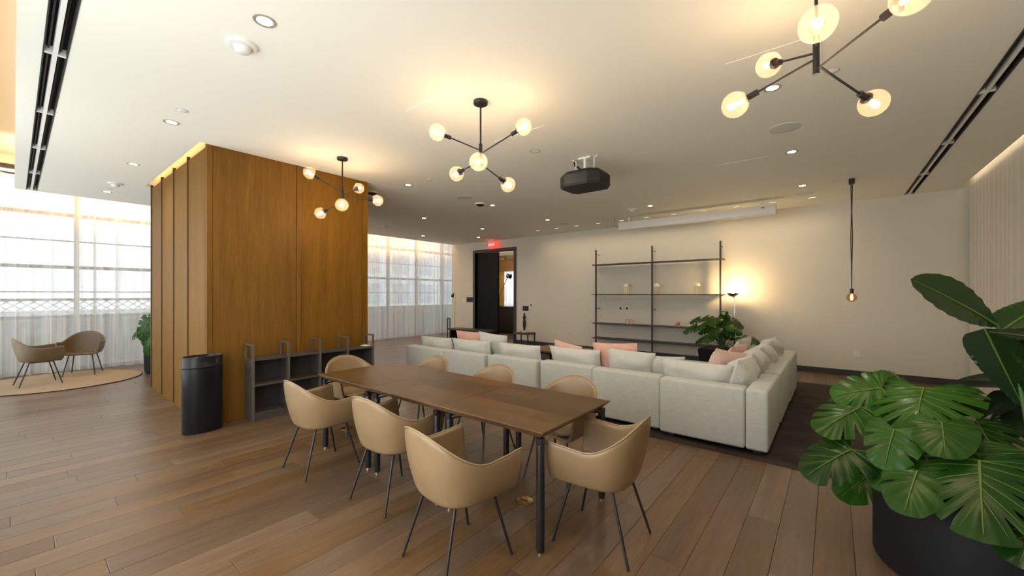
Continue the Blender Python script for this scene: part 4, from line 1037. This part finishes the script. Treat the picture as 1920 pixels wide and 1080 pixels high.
mt = MB(); mt.box(-.12, .12, -.12, .12, -.225, -.21); mt.tube([(0, 0, -.21), (0, 0, -.02)], .02); mt.obj('mount_plate', M_white, pj)
MB().box(-.09, .09, -.03, .03, -.02, 0).obj('ceiling_plate', M_white, pj, smooth=False)
for q in (-.14, .14): MB().tube([(q, 0, -.21), (q, 0, -.03), (q*1.4, 0, 0)], .008, 8).obj('strut', M_white, pj)
MB().tube([(-.18, .02, 0), (-.17, .02, -.07), (-.10, .03, -.13), (-.06, .03, -.2)], .016, 8).obj('cable', M_black, pj)

# projection screen case
sc = thing('projection_screen', 'long white projection screen case hung below the ceiling', 'screen', (-2.36, 8.88, 0))
M_case = pmat('screen_case', (.86, .85, .82), .35)
mb = MB(); mb.box(-1.53, 1.53, -.07, .07, 3.045, 3.205, .012, 2); mb.obj('case', M_case, sc)
MB().box(-1.52, 1.52, -.085, .02, 3.028, 3.05, .004, 1).obj('bottom_bar', M_case, sc)
for x in (-1.53, 1.53): MB().box(x-.006, x+.006, -.075, .075, 3.03, 3.21, .004, 1).obj('end_cap', M_case, sc)
MB().box(1.30, 1.36, -.0725, -.068, 3.16, 3.175).obj('badge', M_black, sc, smooth=False)
for x in (-1.3, 0, 1.3): MB().box(x-.02, x+.02, -.02, .02, 3.2, CE).obj('hanger', M_white, sc, smooth=False)
MB().tube([(-1.53, 0, 3.15), (-1.62, 0, 3.12), (-1.68, 0, 3.17), (-1.66, 0, 3.31)], .006, 8).obj('cable', M_black, sc)

# exit sign
ex = thing('exit_sign', 'glowing red EXIT sign hanging above the door', 'sign', (-8.70, 9.80, CE))
M_red = emat('exit_red', (1, .035, .03), 2.6)
MB().box(-.15, .15, -.012, .012, -.26, -.05, .004, 1).obj('panel', M_red, ex)
MB().box(-.12, .12, -.03, .03, -.05, 0, .004, 1).obj('housing', M_white, ex)
cu = bpy.data.curves.new('exit_letters', 'FONT'); cu.body = 'EXIT'; cu.size = .13; cu.extrude = .002; cu.align_x = 'CENTER'; cu.align_y = 'CENTER'
tmp = bpy.data.objects.new('tmp', cu); COL.objects.link(tmp); bpy.context.view_layer.update()
me = bpy.data.meshes.new_from_object(tmp.evaluated_get(bpy.context.evaluated_depsgraph_get())); bpy.data.objects.remove(tmp)
link('letters', me, emat('exit_letters', (1, .30, .24), 3.2), ex, (0, -.015, -.155), (PI/2, 0, 0))

# hanging bulb pendant
pd = thing('pendant_bulb', 'single amber bulb hanging on a long black cord by the back wall', 'lamp', (.223, 8.05, CE))
MB().box(-.035, .035, -.05, .05, -.075, 0, .004, 1).obj('canopy', M_black, pd)
for q in (-.009, .009): MB().tube([(q, 0, -.07), (q*.2, 0, -.5), (q*1.2, 0, -.9), (q*.3, 0, -1.3), (0, 0, -1.70)], .006, 8).obj('cord', M_black, pd)
MB().tube([(0, 0, -1.68), (0, 0, -1.75)], .024, 14).obj('socket', M_black, pd)
MB().sphere((0, 0, -1.815), .065, 20, 12).obj('globe', M_smoke, pd)
MB().lathe([(0, -1.86), (.014, -1.85), (.018, -1.81), (.01, -1.77), (0, -1.76)], 12).obj('filament', emat('pendant_filament', (1, .5, .14), 25), pd)

# ------------------------------------------------------------------ outside the windows
M_terr = pmat('terrace_paving', (.32, .33, .35), .8); M_par = pmat('parapet', (.40, .46, .52), .7); M_bld = pmat('far_facade', (.84, .85, .87), .8); M_win = pmat('far_window', (.5, .54, .6), .3)
struct(MB().box(-60, -12.6, -25, 40, -.3, -.1).obj('terrace', M_terr, smooth=False), 'paved terrace outside the windows')
struct(MB().box(-14.2, -14.05, -6, 24, -.1, .98).obj('parapet', M_par, smooth=False), 'grey parapet outside the windows')
lt = thing('trellis', 'white diamond trellis on the terrace outside the left window', 'trellis', (-14.6, 1.0, 0))
for k in range(-16, 17):
    for s_ in (-1, 1): MB().tube([(0 if s_ > 0 else .02, k*.2-.75*s_, .2), (0 if s_ > 0 else .02, k*.2+.75*s_, 1.4)], .012, 6).obj('lath', M_white, lt, smooth=False)
MB().box(-.03, .05, -3.9, 3.9, 1.38, 1.44).obj('top_rail', M_mull, lt, smooth=False)
M_hedge = leafmat('hedge_leaf', (.02, .06, .012), (.10, .19, .035), .5)
def shrub(label, c, r, n, seed):
    r_ = random.Random(seed); mb = MB()
    for k in range(n):
        d = Vector((r_.gauss(0, 1), r_.gauss(0, 1), r_.gauss(0, 1))).normalized()*r*r_.uniform(.6, 1); d.z = d.z*.9+r
        u = Vector((r_.gauss(0, 1), r_.gauss(0, 1), r_.gauss(0, 1))).normalized()*.07; v = u.cross(Vector((r_.gauss(0, 1), r_.gauss(0, 1), 1))).normalized()*.035
        q = [mb.bm.verts.new(d+w_) for w_ in (u, v, -u, -v)]; mb.bm.faces.new(q)
    t = thing('shrub', label, 'shrub', c, 0, 'shrubs outside the windows'); mb.obj('foliage', M_hedge, t, smooth=False)
    MB().tube([(0, 0, 0), (0, 0, r)], .03, 8).obj('stem', M_stem, t)
for k, (y, r, lb) in enumerate(((9.3, .42, 'green shrub outside the far window, left'), (10.6, .5, 'green shrub outside the far window, right'), (.35, .4, 'green shrub outside the left window behind the tub chairs'), (-.8, .45, 'green shrub outside at the left edge'), (12.0, .4, 'green shrub outside the far window corner'))):
    shrub(lb, (-13.6, y, -.1), r, 420, 60+k)
fb = thing('far_building', 'pale grey building across from the far window', 'building', (-32, 20, -.1))
MB().box(-3, 3, -9, 16, 0, 9.5).obj('wall', M_bld, fb, smooth=False)
for i in range(3):
    for j in range(9):
        f = MB().box(3.0, 3.06, -8+j*2.7, -6.5+j*2.7, .9+i*2.5, 2.5+i*2.5).obj('window', M_win, fb, smooth=False)
